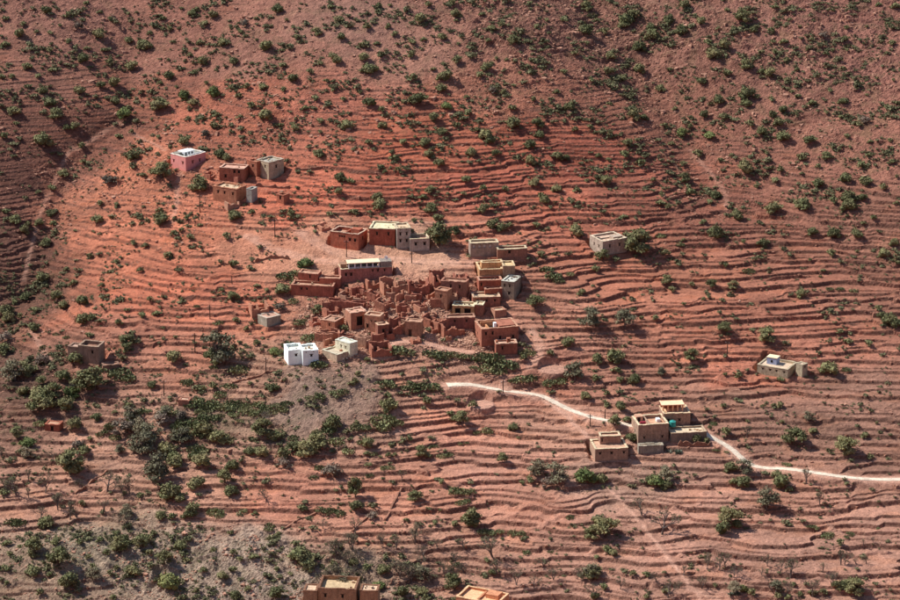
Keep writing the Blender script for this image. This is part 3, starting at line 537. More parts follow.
def wob(c, s=.04): return tuple(max(.01, x*(1+random.uniform(-s, s))) for x in c)
def house_block(q, d, root, offset=(0, 0, 0), rz=0):
    """one block: walls with openings, flat roof, parapet, panes"""
    a, b, h, par = q['a'], q['b'], q['h'], q.get('par', .3)
    col = q.get('c', d.get('c')); th = .38; zb = -2.6
    hl, hr_ = [], []; panes = []
    for face, u, z, w_, h_ in (q['win'] if 'win' in q else []):
        L = a if face == 'L' else b
        if u <= 1: u = u*L - w_/2
        u = min(max(u, .3), L-w_-.3)
        if z+h_ > h-.25: z = h-.25-h_
        if w_ > L-.6: continue
        lst = hl if face == 'L' else hr_
        if any(abs(u-x[0]) < max(w_, x[2])+.08 and abs(z-x[1]) < max(h_, x[3]) for x in lst): continue
        (hl if face == 'L' else hr_).append((u, z, w_, h_))
    mb = MB()
    panel(mb, (0, 0), (1, 0), (0, 1), b, zb, h, hr_)                          # right face, y = 0
    panel(mb, (0, a), (0, -1), (1, 0), a, zb, h, [(a-u-w_, z, w_, h_) for u, z, w_, h_ in hl])   # left face, x = 0
    panel(mb, (b, 0), (0, 1), (-1, 0), a, zb, h, []); panel(mb, (b, a), (-1, 0), (0, -1), b, zb, h, [])
    zr = h-par
    wall = mb.build('wall', wallmat(col, kind='plain' if q.get('c', d.get('c')) in (WHITE, PINK) else 'wall'), root, offset, rz)
    ic = wallmat(d.get('inner', tuple(x*.95 for x in col)))
    m2 = MB()                                                                # inner side of the parapet
    for (x0, y0), (x1, y1) in (((th, th), (th, a-th)), ((th, a-th), (b-th, a-th)), ((b-th, a-th), (b-th, th)), ((b-th, th), (th, th))):
        m2.quad((x0, y0, zr-.2), (x1, y1, zr-.2), (x1, y1, h), (x0, y0, h))
    pi = m2.build('parapet', ic, wall)
    m3 = MB(); c_ = .045; top = h+.09                                        # coping in four lengths, butted end to end, slightly uneven; paler tints paint sunlit rims
    j = .025
    def run(L0, L1, mk_box):
        n_ = max(1, int((L1-L0)/.9)); cuts = [L0+(L1-L0)*k/n_ for k in range(n_+1)]
        for k in range(n_): mk_box(cuts[k], cuts[k+1]-.004, top+random.uniform(-.05, .09))
    run(-c_, b+c_, lambda p, q_, t: m3.box(p, q_, -c_, th+c_, h-.01, t, j)); run(-c_, b+c_, lambda p, q_, t: m3.box(p, q_, a-th-c_, a+c_, h-.01, t, j))
    run(th+c_+.01, a-th-c_-.01, lambda p, q_, t: m3.box(-c_, th+c_, p, q_, h-.01, t, j)); run(th+c_+.01, a-th-c_-.01, lambda p, q_, t: m3.box(b-th-c_, b+c_, p, q_, h-.01, t, j))
    m3.build('coping', wallmat(tuple(x*(1 if d['c'] in (WHITE, PINK) else .70) for x in q.get('cap', d.get('cap', tuple(min(.8, x*1.35) for x in col)))), kind='coping'), wall)
    m4 = MB(); m4.box(th-.02, b-th+.02, th-.02, a-th+.02, zr-.25, zr+.02, .01)
    m4.build('roof', wallmat(tuple(x*.82 for x in q.get('rc', d.get('rc', ROOF))), kind='roof_clay'), root, offset, rz)
    pm = GLASS if 'wincol' not in d or q is not d else flatmat('pale_pane', d['wincol'])
    for u, z, w_, h_ in hr_:
        m = MB(); m.box(u-.02, u+w_+.02, .20, .26, z-.02, z+h_+.02)
        isd = z < .4 and h_ > 1.2
        m.build('door' if isd else 'window', (WOOD if isd and w_ < 1.2 else pm), root, offset, rz)
        m = MB(); m.box(u-.18, u+w_+.18, -.05, .1, z+h_+.03, z+h_+.17, .01); m.build('lintel', WOOD, wall)
    for u, z, w_, h_ in hl:
        m = MB(); m.box(.20, .26, u-.02, u+w_+.02, z-.02, z+h_+.02)
        isd = z < .4 and h_ > 1.2
        m.build('door' if isd else 'window', (WOOD if isd and w_ < 1.2 else pm), root, offset, rz)
        m = MB(); m.box(-.05, .1, u-.18, u+w_+.18, z+h_+.03, z+h_+.17, .01); m.build('lintel', WOOD, wall)
    # roof clutter: a stone weight and spouts keep the roofs from looking bare
    if b > 3.5 and par < .5:
        for k in range(2): m = MB(); y = b*(.3+.4*k)+random.uniform(-.4, .4); m.box(y-.06, y+.06, -.45, .1, zr+.02, zr+.14); m.build('spout', WOOD, wall)
    if a > 3.2 and b > 3.2 and not d.get('extra'):
        m = MB()
        for k in range(random.randint(2, 5)):
            x = random.uniform(.8, b-1.0); y = random.uniform(.8, a-1.0); s_ = random.uniform(.2, .5); m.box(x, x+s_*random.uniform(.8, 2), y, y+s_, zr+.02, zr+.02+random.uniform(.15, .5), .04)
        cl = m.build('roof_clutter', wallmat(random.choice([TERRA, BEIGE, GREY, lin(120, 96, 84)])), root, offset, rz); cl['kind'] = 'stuff'
    return wall

def local(root, q, P):
    """point P in the frame of the house q"""
    dx = P[0]-q['P'][0]; dy = P[1]-q['P'][1]
    return (dx*q['R'][0]+dy*q['R'][1], dx*q['Ld'][0]+dy*q['Ld'][1], P[2]-q['P'][2])

for q in B:
    root = obj(q['n'], None, loc=q['P'], rz=q['rz']); root.empty_display_size = .5
    tag(root, q['label'], 'wall' if q['n'] in ('yard_wall', 'retaining_wall') else 'platform' if 'platform' in q['n'] else 'shed' if ('shed' in q['n'] or 'hut' in q['n'] or 'outhouse' in q['n']) else 'house')
    house_block(q, q, root)
    for k in q.get('blocks', []):
        house_block(k, q, root, local(root, q, k['P']), k['rz']-q['rz'])
    a, b_, h, par = q['a'], q['b'], q['h'], q.get('par', .3); zr = h-par+.03; ex = q.get('extra')
    def bx(name, mat, *c, j=.01, parent=None):
        m = MB(); m.box(*c, j); return m.build(name, mat, parent or root)
    if ex == 'whiterooms':
        r1 = bx('roof_room', WHT, b_*.28, b_*.78, a*.45, a*.9, zr, h+.55); bx('roof_room', wallmat(lin(150,138,128)), .5, 2.0, a*.62, a*.93, zr, h+.35)
        for u in (.33, .48, .63): bx('window', GLASS, b_*u, b_*u+.45, a*.45-.05, a*.45+.02, zr+.3, h+.3, parent=r1)
        bx('parapet_rail', WHT, b_*.2, b_*.95, .42, .58, zr, h+.35)
        for u in (.1, .55): bx('roof_post', GLASS, 1.0+u, 1.2+u, a*.3+u*2, a*.3+.2+u*2, zr, h+.1)
    elif ex in ('yard', 'yard2'):
        bx('yard_wall', wallmat(tuple(x*.9 for x in q['c'])), .45, b_*.9, a*.5, a*.5+.35, zr, h-.1, j=.05)
        bx('roof_room', wallmat(q['c']), b_*.5, b_*.88, a*.12, a*.42, zr, h+.5, j=.04)
        if ex == 'yard2': bx('stairwell', GLASS, .6, 1.9, a*.45, a*.8, zr-.0, zr+.05)
    elif ex == 'roofwall':
        bx('yard_wall', wallmat(ORANGE), b_*.08, b_*.5, a*.62, a*.62+.35, zr, h+.45, j=.04); bx('roof_room', wallmat(q['c']), b_*.5, b_*.93, a*.12, a*.8, zr, h+.3, j=.05)
        bx('water_tank', WHT, b_*.40, b_*.47, a*.35, a*.5, zr, h+.5); bx('yard_wall', wallmat(ORANGE), b_*.2, b_*.2+.35, a*.15, a*.6, zr, h-.1, j=.04)
        bx('stairwell', GLASS, b_*.28, b_*.4, a*.35, a*.58, zr, zr+.06)
    elif ex == 'chimney':
        c = bx('chimney', wallmat(TERRA), b_*.55, b_*.72, a*.4, a*.7, zr, h+.9, j=.03); bx('flue', GLASS, b_*.59, b_*.68, a*.4-.03, a*.4+.02, zr+.4, h+.7, parent=c)
        bx('parapet_stub', wallmat(TERRA), .1, .5, a*.2, a*.6, zr, h+.6, j=.03)
    elif ex == 'gallery':
        x0, x1 = b_*.16, b_*.74; y0, y1 = .15, 2.6
        bx('back_wall', wallmat(lin(150,150,160)), x0, x1, y1, y1+.3, zr, h+1.55); 
        for k in range(6): xx = x0+(x1-x0)*k/5; bx('column', WHT, xx-.13, xx+.13, y0, y0+.26, zr, h+1.35)
        bx('balustrade', wallmat(lin(170,166,172)), x0+.2, x1, y0+.02, y0+.14, zr+.2, h+.45)
        bx('gallery_roof', wallmat(CREAM, kind='plain'), x0-.4, x1+.3, y0-.25, y1+.5, h+1.36, h+1.56)
        bx('roof_room', wallmat(lin(150,132,122)), x1+.35, b_-.1, .12, 3.0, zr, h+1.5, j=.03); bx('roof_room', wallmat(BROWN), .15, x0-.45, 1.0, 3.4, zr, h+1.1, j=.03)
    elif ex == 'terrace':
        bx('yard_wall', wallmat(q['c']), b_*.36, b_*.36+.3, .5, a-.5, zr, h+.05, j=.03)
        bx('rug', RUG, b_*.12, b_*.30, a*.25, a*.34, zr+.35, h+.15); bx('mattress', WHT, b_*.15, b_*.34, a*.1, a*.2, zr+.02, zr+.35)
        bx('roof_room', wallmat(lin(206,150,120)), .5, b_*.3, a*.66, a*.95, zr, h+.55, j=.03); bx('doorway', GLASS, .9, 1.5, a*.66-.04, a*.66+.02, zr, h+.35)
        bx('water_tank', WHT, b_*.72, b_*.84, a*.5, a*.7, zr, zr+.7)
    elif ex == 'porch':
        x0, x1 = .1, b_*.78; y0, y1 = 1.6, 4.2
        bx('back_wall', wallmat(lin(206,112,78)), x0, x1, y1, y1+.3, zr, h+1.7)
        for k in range(5): xx = x0+.15+(x1-x0-.3)*k/4; bx('column', wallmat(lin(226,160,120), kind='plain'), xx-.15, xx+.15, y0, y0+.3, zr, h+1.5)
        bx('porch_roof', wallmat(lin(236,184,146), kind='plain'), x0-.25, x1+.25, y0-.2, y1+.4, h+1.51, h+1.68)
    elif ex == 'cube':
        c = bx('roof_cube', BLUE, b_*.35, b_*.35+2.1, a*.48, a*.48+2.5, zr, h+1.55, j=.02); bx('window', GLASS, b_*.35-.04, b_*.35+.02, a*.48+1.0, a*.48+1.5, h+.4, h+1.0, parent=c)
        bx('cube_roof', wallmat(CREAM, kind='plain'), b_*.35-.1, b_*.35+2.2, a*.48-.1, a*.48+2.6, h+1.56, h+1.68)
        bx('yard_wall', wallmat(lin(196,170,140)), b_*.8, b_*.8+.25, .5, a-.3, zr, h+.5, j=.03)

def dish(u, v, name='satellite_dish', label=''):
    pass

# ------------------------------------------------------------------ ruins: broken walls with jagged tops
def jag(mb, p0, p1, th, h, seed, sag):
    L = math.dist(p0, p1); n_ = max(4, int(L/.42)); du = ((p1[0]-p0[0])/L, (p1[1]-p0[1])/L); nn = (-du[1], du[0])
    r = random.Random(seed); hs = []; cur = h*r.uniform(.6, 1.0); fq = r.uniform(1.2, 3.4); ph0 = r.uniform(0, 3.1)
    for i in range(n_+1):
        t = i/n_; tgt = h*(1-sag*abs(math.sin(t*fq+ph0))*r.uniform(.5, 1.0)); cur = cur*.45+tgt*.55 + r.uniform(-.2, .1)*(r.random() < .4); hs.append(max(.35, cur))
    for i in range(n_+1):
        for s in (0, th):
            for z in (-2.2, hs[i]+r.uniform(-.06, .06)): mb.v.append((p0[0]+du[0]*L*i/n_+nn[0]*s+r.uniform(-.03, .03), p0[1]+du[1]*L*i/n_+nn[1]*s+r.uniform(-.03, .03), z))
    b = len(mb.v)-4*(n_+1)
    for i in range(n_):
        a0 = b+4*i; a1 = a0+4
        mb.f4 += [[a0, a1, a1+1, a0+1], [a0+1, a1+1, a1+3, a0+3], [a0+2, a0+3, a1+3, a1+2]]
    mb.f4 += [[b, b+1, b+3, b+2], [b+4*n_, b+4*n_+2, b+4*n_+3, b+4*n_+1]]
RC = [lin(172,104,80), lin(182,116,90), lin(162,92,72), lin(176,122,98), lin(168,98,76)]
for i, q in enumerate(RS):
    root = obj('ruined_house' if q['h'] > 1.7 else 'stone_pen', None, loc=q['P'], rz=q['rz']); tag(root, q['label'], 'ruin')
    a, b_, h = q['a'], q['b'], q['h']*1.22; th = .42; mt = wallmat(RC[i % 5])
    sides = {'F': ((0, 0), (b_, 0)), 'R': ((b_, 0), (b_, a)), 'B': ((b_, a), (0, a)), 'L': ((0, a), (0, 0))}
    for k, (p0, p1) in sides.items():
        hk = h*{'F': .72, 'R': .9, 'B': 1.15, 'L': .95}[k]*(.35 if k in q['miss'] else 1)
        m = MB(); jag(m, p0, p1, th, hk, i*7+ord(k), .25 if k != 'F' else .45); m.build('wall', mt, root)
    if b_ > 3 and h > 2:
        m = MB(); x = b_*random.uniform(.4, .6); jag(m, (x, .45), (x, a-.1), .35, h*.75, i*13, .6); m.build('cross_wall', mt, root)

SP = [(399,313),(412,307),(426,311),(418,319),(384,309),(392,326),(376,314),(368,309),(440,324),(433,334),(397,333),(409,335),(387,340),(346,318),(335,327),(342,299),(336,303),(364,293),(398,290),(416,292),(427,288),(443,297),(449,303),(386,300),(392,296),(399,299),(405,303),(411,300),(416,306),(424,304),(430,307),(437,318),(431,323),(424,320),(411,312),(404,311),(396,309),(389,308),(380,306),(379,320),(385,322),(391,326),(407,325),(414,322),(422,329),(436,327),(443,331),
      (361,306),(353,304),(337,308),(330,312),(322,310),(318,322),(340,325),(347,322),(360,318),(340,339),(322,341),(357,343),(372,343),(445,338),(452,341),(463,336),(458,303),(452,308),(462,310),(320,334),(313,328),(371,297),(350,295)]
spp, _ = hit(Zf, SP)
VM = [('columned gallery house', 367, 275), ('tower house', 443, 302), ('brown doorway house', 413, 332), ('sunlit orange house', 373, 327), ('long orange ruin wall', 346, 308), ('cream shed', 346, 352), ('large square red house', 498, 338), ('small ochre house', 465, 311), ('narrow house with the dark opening', 355, 325), ('long red house', 315, 290), ('ridge of the rubble field', 400, 296), ('middle of the rubble field', 408, 314), ('small orange hut', 330, 328)]
STL = []; _bk = {}
for u, v in SP:
    n_, lx, ly = min(VM, key=lambda m: math.hypot(u-m[1], v-m[2])); dx, dy = u-lx, v-ly; w_ = []
    if abs(dy) > .45*abs(dx): w_.append('above' if dy < 0 else 'below')
    if abs(dx) > .45*abs(dy): w_.append('left of' if dx < 0 else 'right of')
    _bk.setdefault((' and '.join(w_) or 'at', n_), []).append((u, v))
for u, v in SP:
    for (w_, n_), l in _bk.items():
        if (u, v) in l:
            k_ = sorted(l).index((u, v)); o_ = '' if len(l) == 1 else ['leftmost ', 'second ', 'third ', 'fourth ', 'fifth ', 'sixth ', 'seventh '][min(k_, 6)]
            STL.append(f'{o_}broken earth wall stub {w_} the {n_}')
for i, P in enumerate(spp):
    if any(-.2 < (P[:2]-q['P'][:2])@q['R'] < q['b']+.2 and -.2 < (P[:2]-q['P'][:2])@q['Ld'] < q['a']+.2 for q in OWN if 'miss' not in q): continue
    m = MB(); L = random.uniform(1.6, 3.2); h_ = random.uniform(1.3, 3.0); jag(m, (0, 0), (L, 0), .42, h_*random.uniform(.5, 1), 900+i, .3)
    W_ = random.uniform(1.2, 2.4); jag(m, (0, W_), (0, .45), .4, h_*.9, 950+i, .3)
    if random.random() < .6: jag(m, (L, .45), (L, W_), .4, h_, 970+i, .3)
    tag(m.build('ruin_stub', wallmat(RC[i % 5]), loc=P, rz=rad(random.choice([8, 14, -6, 95, 100, 84, 30]))), STL[i], 'ruin', 'wall stubs among the village ruins')

# ------------------------------------------------------------------ low dry stone walls beside fields and lanes
WL = [([(255,262),(266,257),(278,256),(289,259)], .9, 'curved dry stone wall on the pale slope below the hamlet'), ([(75,494),(90,483),(108,470)], .5, 'short slanting field wall in the lower left fields'),
      ([(385,521),(393,508),(400,492),(404,484)], .5, 'slanting field wall in the middle of the lower fields'), ([(352,532),(362,521),(370,516)], .4, 'short field wall right of the tall dark cypress like tree'),
      ([(660,152),(676,168),(690,180)], .6, 'stony bank wall beside the upper right gully path'), ([(232,384),(252,376),(275,372)], .5, 'slanting wall in the scrub below the white house'),
      ([(283,530),(300,516),(318,512)], .4, 'low wall end on the orange soil, lower left centre'), ([(256,186),(270,187),(290,188)], .8, 'straight terrace wall in front of the pale stone house'), ([(678,446),(694,447),(710,446)], 1.2, 'dark stone wall right of the terrace platform'),
      ([(295,170),(308,173),(322,166)], .7, 'curving stone wall right of the pale stone house')]
for pts, h, lab in WL:
    pl = polyline(pts, ZG, 5); cum = np.concatenate([[0], np.cumsum(np.hypot(*np.diff(pl[:, :2], axis=0).T))]); ns = int(cum[-1]/.6)+2
    tt_ = np.linspace(0, cum[-1], ns); xs_ = np.interp(tt_, cum, pl[:, 0]); ys_ = np.interp(tt_, cum, pl[:, 1]); zs_ = sample(ZG, xs_, ys_)
    o0 = np.array([xs_[0], ys_[0], zs_[0]]); m = MB(); tx_, ty_ = np.gradient(xs_), np.gradient(ys_); L_ = np.hypot(tx_, ty_)+1e-9
    zs_ = np.convolve(np.pad(zs_, 2, 'edge'), np.ones(5)/5, 'valid')
    for i in range(ns):
        hh_ = h*(.8+.22*math.sin(i*.9)+random.uniform(-.45, .3)); nxx, nyy = -ty_[i]/L_[i]*.19, tx_[i]/L_[i]*.19
        for s_i, z_ in ((1, -.9), (1, hh_), (-1, hh_), (-1, -.9)): m.v.append((xs_[i]+s_i*nxx-o0[0], ys_[i]+s_i*nyy-o0[1], zs_[i]+z_-o0[2]))
        if i:
            a0, a1 = 4*(i-1), 4*i
            for k in range(3): m.f4.append([a0+k, a0+k+1, a1+k+1, a1+k])
    m.f4 += [[0, 3, 2, 1], [4*ns-4, 4*ns-3, 4*ns-2, 4*ns-1]]
    tag(m.build('dry_stone_wall', wallmat(lin(150,98,78)), loc=o0), lab, 'wall')

# ------------------------------------------------------------------ poles, tank, dish
PO = [((200,212.5),18,'thin wooden pole standing left of the small hamlet'),((275,237),18,'wooden pole with a shadow below the small hamlet'),((346.5,257),17,'wooden pole in front of the red house with the roof yard'),((411.7,263),11,'short pole on the pale lane above the ruins'),
      ((521,292),17,'dark pole against the tall grey house'),((210,319),14,'lone wooden pole on the red terraces left of the village'),((195,352),19,'grey pole on the red terraces left of the white house'),((266,374),17,'wooden pole on the slope just left of the white house'),
      ((164,396),16,'wooden pole beside the terrace path right of the left grove'),((345.5,370),13,'short pole just below the walled yard'),((590,426),12,'pole by the white road above the flat roofed farm'),((605,419),10,'small pole between the roadside trees'),
      ((503,393),13,'pole beside the start of the white road'),((727,357),16,'slim pole beside the round tree on the right terraces'),((232,284),8,'short stump post on the upper left terraces')]
pp, tt = hit(ZG, [p for p, _, _ in PO])
for (k, h, lab), P, t in zip(PO, pp, tt):
    H = h/px_per_m(t)/math.cos(DEP); root = obj('utility_pole', None, loc=P, rz=random.uniform(-.5, .5)); tag(root, lab, 'pole')
    m = MB(); m.tube((0, 0, -.4), (0.02, .03, H), .13, .10, 7); m.build('pole', POLE, root)
    if H > 2.6:
        m = MB(); m.box(-.55, .55, -.05, .05, H-.55, H-.43); cr = m.build('crossbar', POLE, root)
        for x in (-.45, .45): m = MB(); m.tube((x, 0, H-.43), (x, 0, H-.28), .05, .03, 6); m.build('insulator', WHT, cr)
P, t = hit(ZG, [(673, 437)])
root = obj('water_tank', None, loc=(P[0][0], P[0][1]+2.0, P[0][2]+1.9)); tag(root, 'round turquoise water tank between the two farm houses', 'tank')
m = MB(); m.tube((0, 0, 0), (0, 0, 1.2), .75, .75, 18); m.build('body', TEAL, root, smooth=False); m = MB(); m.tube((0, 0, 1.2), (0, 0, 1.4), .7, .25, 18); m.tube((0, 0, 1.4), (0, 0, 1.48), .25, .25, 10); m.build('lid', TEAL, root)
gal = [o for o in bpy.data.objects if o.name.startswith('colonnade_house')][0]
import mathutils
M = mathutils.Matrix.Translation(gal.location) @ mathutils.Matrix.Rotation(gal.rotation_euler.z, 4, 'Z')
lp = M @ Vector((11.6, .5, 3.6+1.5))
root = obj('satellite_dish', None, loc=lp, rz=-.4); tag(root, 'small white satellite dish on the roof right of the columned gallery', 'dish')
m = MB(); m.tube((0, 0, 0), (0, 0, .7), .04, .04, 6); m.build('mast', METAL, root)
m = MB(); m.tube((0, -.12, .8), (0, .02, .85), .52, .15, 16); m.tube((0, -.125, .8), (0, -.13, .8), .52, .50, 16); m.build('reflector', WHT, root)
m = MB(); m.tube((0, -.1, .5), (0, -.5, .85), .02, .02, 5); m.build('feed_arm', METAL, root)

# ------------------------------------------------------------------ plants: templates of many small leaves
def leaves(rng, n, lobes, size, flat=1.0, out=.55, zmin=None):
    """n small leaf clumps scattered through the outer part of the lobes"""
    lobes = np.array(lobes, float); wts = (lobes[:, 3]**2); wts /= wts.sum()
    k = rng.choice(len(lobes), n, p=wts); d = rng.normal(size=(n, 3)); d /= np.linalg.norm(d, axis=1)[:, None]
    d[:, 2] = np.where(d[:, 2] < -.3, -d[:, 2]*.6, d[:, 2])
    r = lobes[k, 3]*rng.uniform(.62, 1.12, n)
    P = lobes[k, :3] + d*r[:, None]*np.array([1, 1, flat])
    if zmin is not None: P[:, 2] = np.maximum(P[:, 2], zmin + rng.uniform(0, .05, n))
    nrm = d*out + rng.normal(size=(n, 3))*.55 + np.array([0, 0, .35]); nrm /= np.linalg.norm(nrm, axis=1)[:, None]
    t = np.cross(nrm, rng.normal(size=(n, 3))); t /= np.linalg.norm(t, axis=1)[:, None]; b = np.cross(nrm, t)
    s = size*rng.uniform(.55, 1.35, n)[:, None]
    V = np.stack([P-t*s-b*s*.5, P+t*s*.2-b*s*.75, P+t*s+b*s*.35, P-t*s*.1+b*s*.8], 1).reshape(-1, 3)
    return V, np.arange(4*n).reshape(-1, 4)
def blobs(lobes, k, rng, flat=1.0, nu=7, nv=5):
    V = []; Q = []
    for x, y, z, r in lobes:
        b = len(V)
        for j in range(nv+1):
            ph_ = math.pi*j/nv
            for i in range(nu):
                t = 2*math.pi*(i+.5*(j % 2))/nu; rr = r*k*rng.uniform(.75, 1.1)
                V.append((x+rr*math.sin(ph_)*math.cos(t), y+rr*math.sin(ph_)*math.sin(t), z+rr*math.cos(ph_)*flat))
        for j in range(nv):
            for i in range(nu): Q.append([b+j*nu+i, b+(j+1)*nu+i, b+(j+1)*nu+(i+1) % nu, b+j*nu+(i+1) % nu])
    return np.array(V), np.array(Q)
def join(parts):
    V = []; Q = []; o = 0
    for v, q in parts:
        V.append(v); Q.append(q+o); o += len(v)
    return np.concatenate(V), np.concatenate(Q)
# all templates have a crown one unit wide
def t_bush(seed, n=260, nl=6, size=.050, core=.60, flat=.85):
    r = np.random.default_rng(seed); L = [(0, 0, .28, .3)]
    for i in range(nl):
        a = r.uniform(0, 6.28); d = r.uniform(.10, .32); L.append((d*math.cos(a), d*math.sin(a), r.uniform(.10, .36), r.uniform(.11, .23)))
    parts = [leaves(r, n, L, size, flat, zmin=.0)]
    if core: parts.append(blobs(L, core, r, flat))
    return join(parts)
def t_scrub(seed, n=46):
    r = np.random.default_rng(seed); L = [(0, 0, .12, .28)] + [(r.uniform(-.28, .28), r.uniform(-.28, .28), r.uniform(.05, .25), r.uniform(.12, .22)) for _ in range(3)]
    return join([leaves(r, n, L, .085, .75, zmin=0), blobs(L[:2], .6, r, .7, 5, 4)])
def t_cactus(seed, n=230):
    r = np.random.default_rng(seed); V = []; Q = []
    ang = np.linspace(0, 2*np.pi, 7)[:-1]
    for i in range(n):
        a = r.uniform(0, 6.28); d = .5*math.sqrt(r.uniform(0, 1)); x, y = d*math.cos(a), d*math.sin(a)*.8; z = r.uniform(.02, .36)*(1-d*.9)+.05
        h = r.uniform(.035, .065); tl = r.normal(size=3)*.5; up = np.array([tl[0], tl[1], 1.0]); up /= np.linalg.norm(up); sd = np.cross(up, r.normal(size=3)); sd /= np.linalg.norm(sd); nn = np.cross(up, sd)*.008
        ring = np.array([x, y, z]) + np.outer(np.cos(ang), up*h) + np.outer(np.sin(ang), sd*h*.72)
        b = len(V); V += list(ring+nn) + list(ring-nn)
        Q += [[b, b+1, b+2, b+3], [b, b+3, b+4, b+5], [b+6, b+9, b+8, b+7], [b+6, b+11, b+10, b+9]]
    return np.array(V), np.array(Q)
def t_agave(seed):
    r = np.random.default_rng(seed); V = []; Q = []
    for c in range(4):
        cx, cy = r.uniform(-.3, .3, 2)
        for i in range(22):
            a = r.uniform(0, 6.28); el = r.uniform(.35, 1.4); L = r.uniform(.22, .34); d = np.array([math.cos(a)*math.cos(el), math.sin(a)*math.cos(el), math.sin(el)]); s = np.cross(d, [0, 0, 1]); s /= np.linalg.norm(s)
            p0 = np.array([cx, cy, 0]); p1 = p0+d*L*.5; p2 = p0+d*L - np.array([0, 0, .03]); b = len(V)
            V += [p0-s*.015, p0+s*.015, p1-s*.028, p1+s*.028, p2-s*.002, p2+s*.002]; Q += [[b, b+1, b+3, b+2], [b+2, b+3, b+5, b+4]]
    return np.array(V), np.array(Q)
def branches(seed, H=.9, spread=.5, depth=4, r0=.03, lean=.6):
    r = random.Random(seed); m = MB(); tips = []
    def go(p, d, L, rr, k):
        q = p + d*L; m.tube(p, q, rr, rr*.68, 4 if k > 1 else 6)
        if k >= depth: tips.append(q); return
        for i in range(3 if k < 2 else 2 + (r.random() < .5)):
            nd = d + np.array([r.gauss(0, lean), r.gauss(0, lean), r.gauss(.15, .25)]); nd /= np.linalg.norm(nd); go(q, nd, L*r.uniform(.6, .82), rr*.62, k+1)
    for s in range(2): go(np.array([0.02*s, 0.0, -.08]), np.array([r.gauss(0, .25), r.gauss(0, .25), 1.0]), H*.3, r0, 0)
    return m, tips
def mesh_of(name, vq, mat, smooth=False): return mesh_np(name, vq[0], vq[1], [mat], smooth=smooth)
TB_ = {'b': [mesh_of('bush', t_bush(100+i, 620, 7+i % 4, .040, .72), LEAF['b']) for i in range(7)], 'y': [mesh_of('bush', t_bush(200+i, 620, 9, .040, .72), LEAF['y']) for i in range(3)], 'g': [mesh_of('dry_bush', t_bush(300+i, 300, 6, .035, .55), LEAF['g']) for i in range(3)],
       'c': [mesh_of('prickly_pear', t_cactus(400+i), LEAF['c']) for i in range(4)], 'a': [mesh_of('agave', t_agave(500+i), LEAF['a']) for i in range(2)]}
def crown(seed, n, size, core, dense=1.0):
    r = np.random.default_rng(seed); L = []
    for i in range(12):
        a = r.uniform(0, 6.28); d = r.uniform(.08, .33); L.append((d*math.cos(a), d*math.sin(a), r.uniform(.22, .60)-d*.25, r.uniform(.15, .23)*dense))
    L.append((0, 0, .55, .2*dense)); parts = [leaves(r, n, L, size, .8, zmin=.16)]
    if core: parts.append(blobs(L, core, r, .8, 6, 4))
    return join(parts)
TT = {}
for k, n_, size, core in (('t', 950, .034, .66), ('o', 950, .030, .5), ('d', 120, .022, 0)):
    out = []
    for i in range(4):
        m, tips = branches(600+i+ord(k), .95 if k == 'd' else .8, depth=4 if k == 'd' else 2, r0=.030 if k == 'd' else .036, lean=.5 if k == 'd' else .42)
        tm = mesh_np('trunk', m.v, [np.array(m.f4), np.array(m.f3)], [BARKG if k != 't' else BARK])
        if k == 'd':
            r = np.random.default_rng(i); tp = np.array(tips); tp = tp[r.choice(len(tp), 150)] + r.normal(size=(150, 3))*.03
            cv = leaves(r, 330, [(p[0], p[1], p[2], .05) for p in tp[:90]], .02)
        else: cv = crown(700+i*3+ord(k), n_, size, core)
        out.append((tm, mesh_of('crown', cv, LEAF[{'t': 'b', 'o': 'o', 'd': 'd'}[k]])))
    TT[k] = out

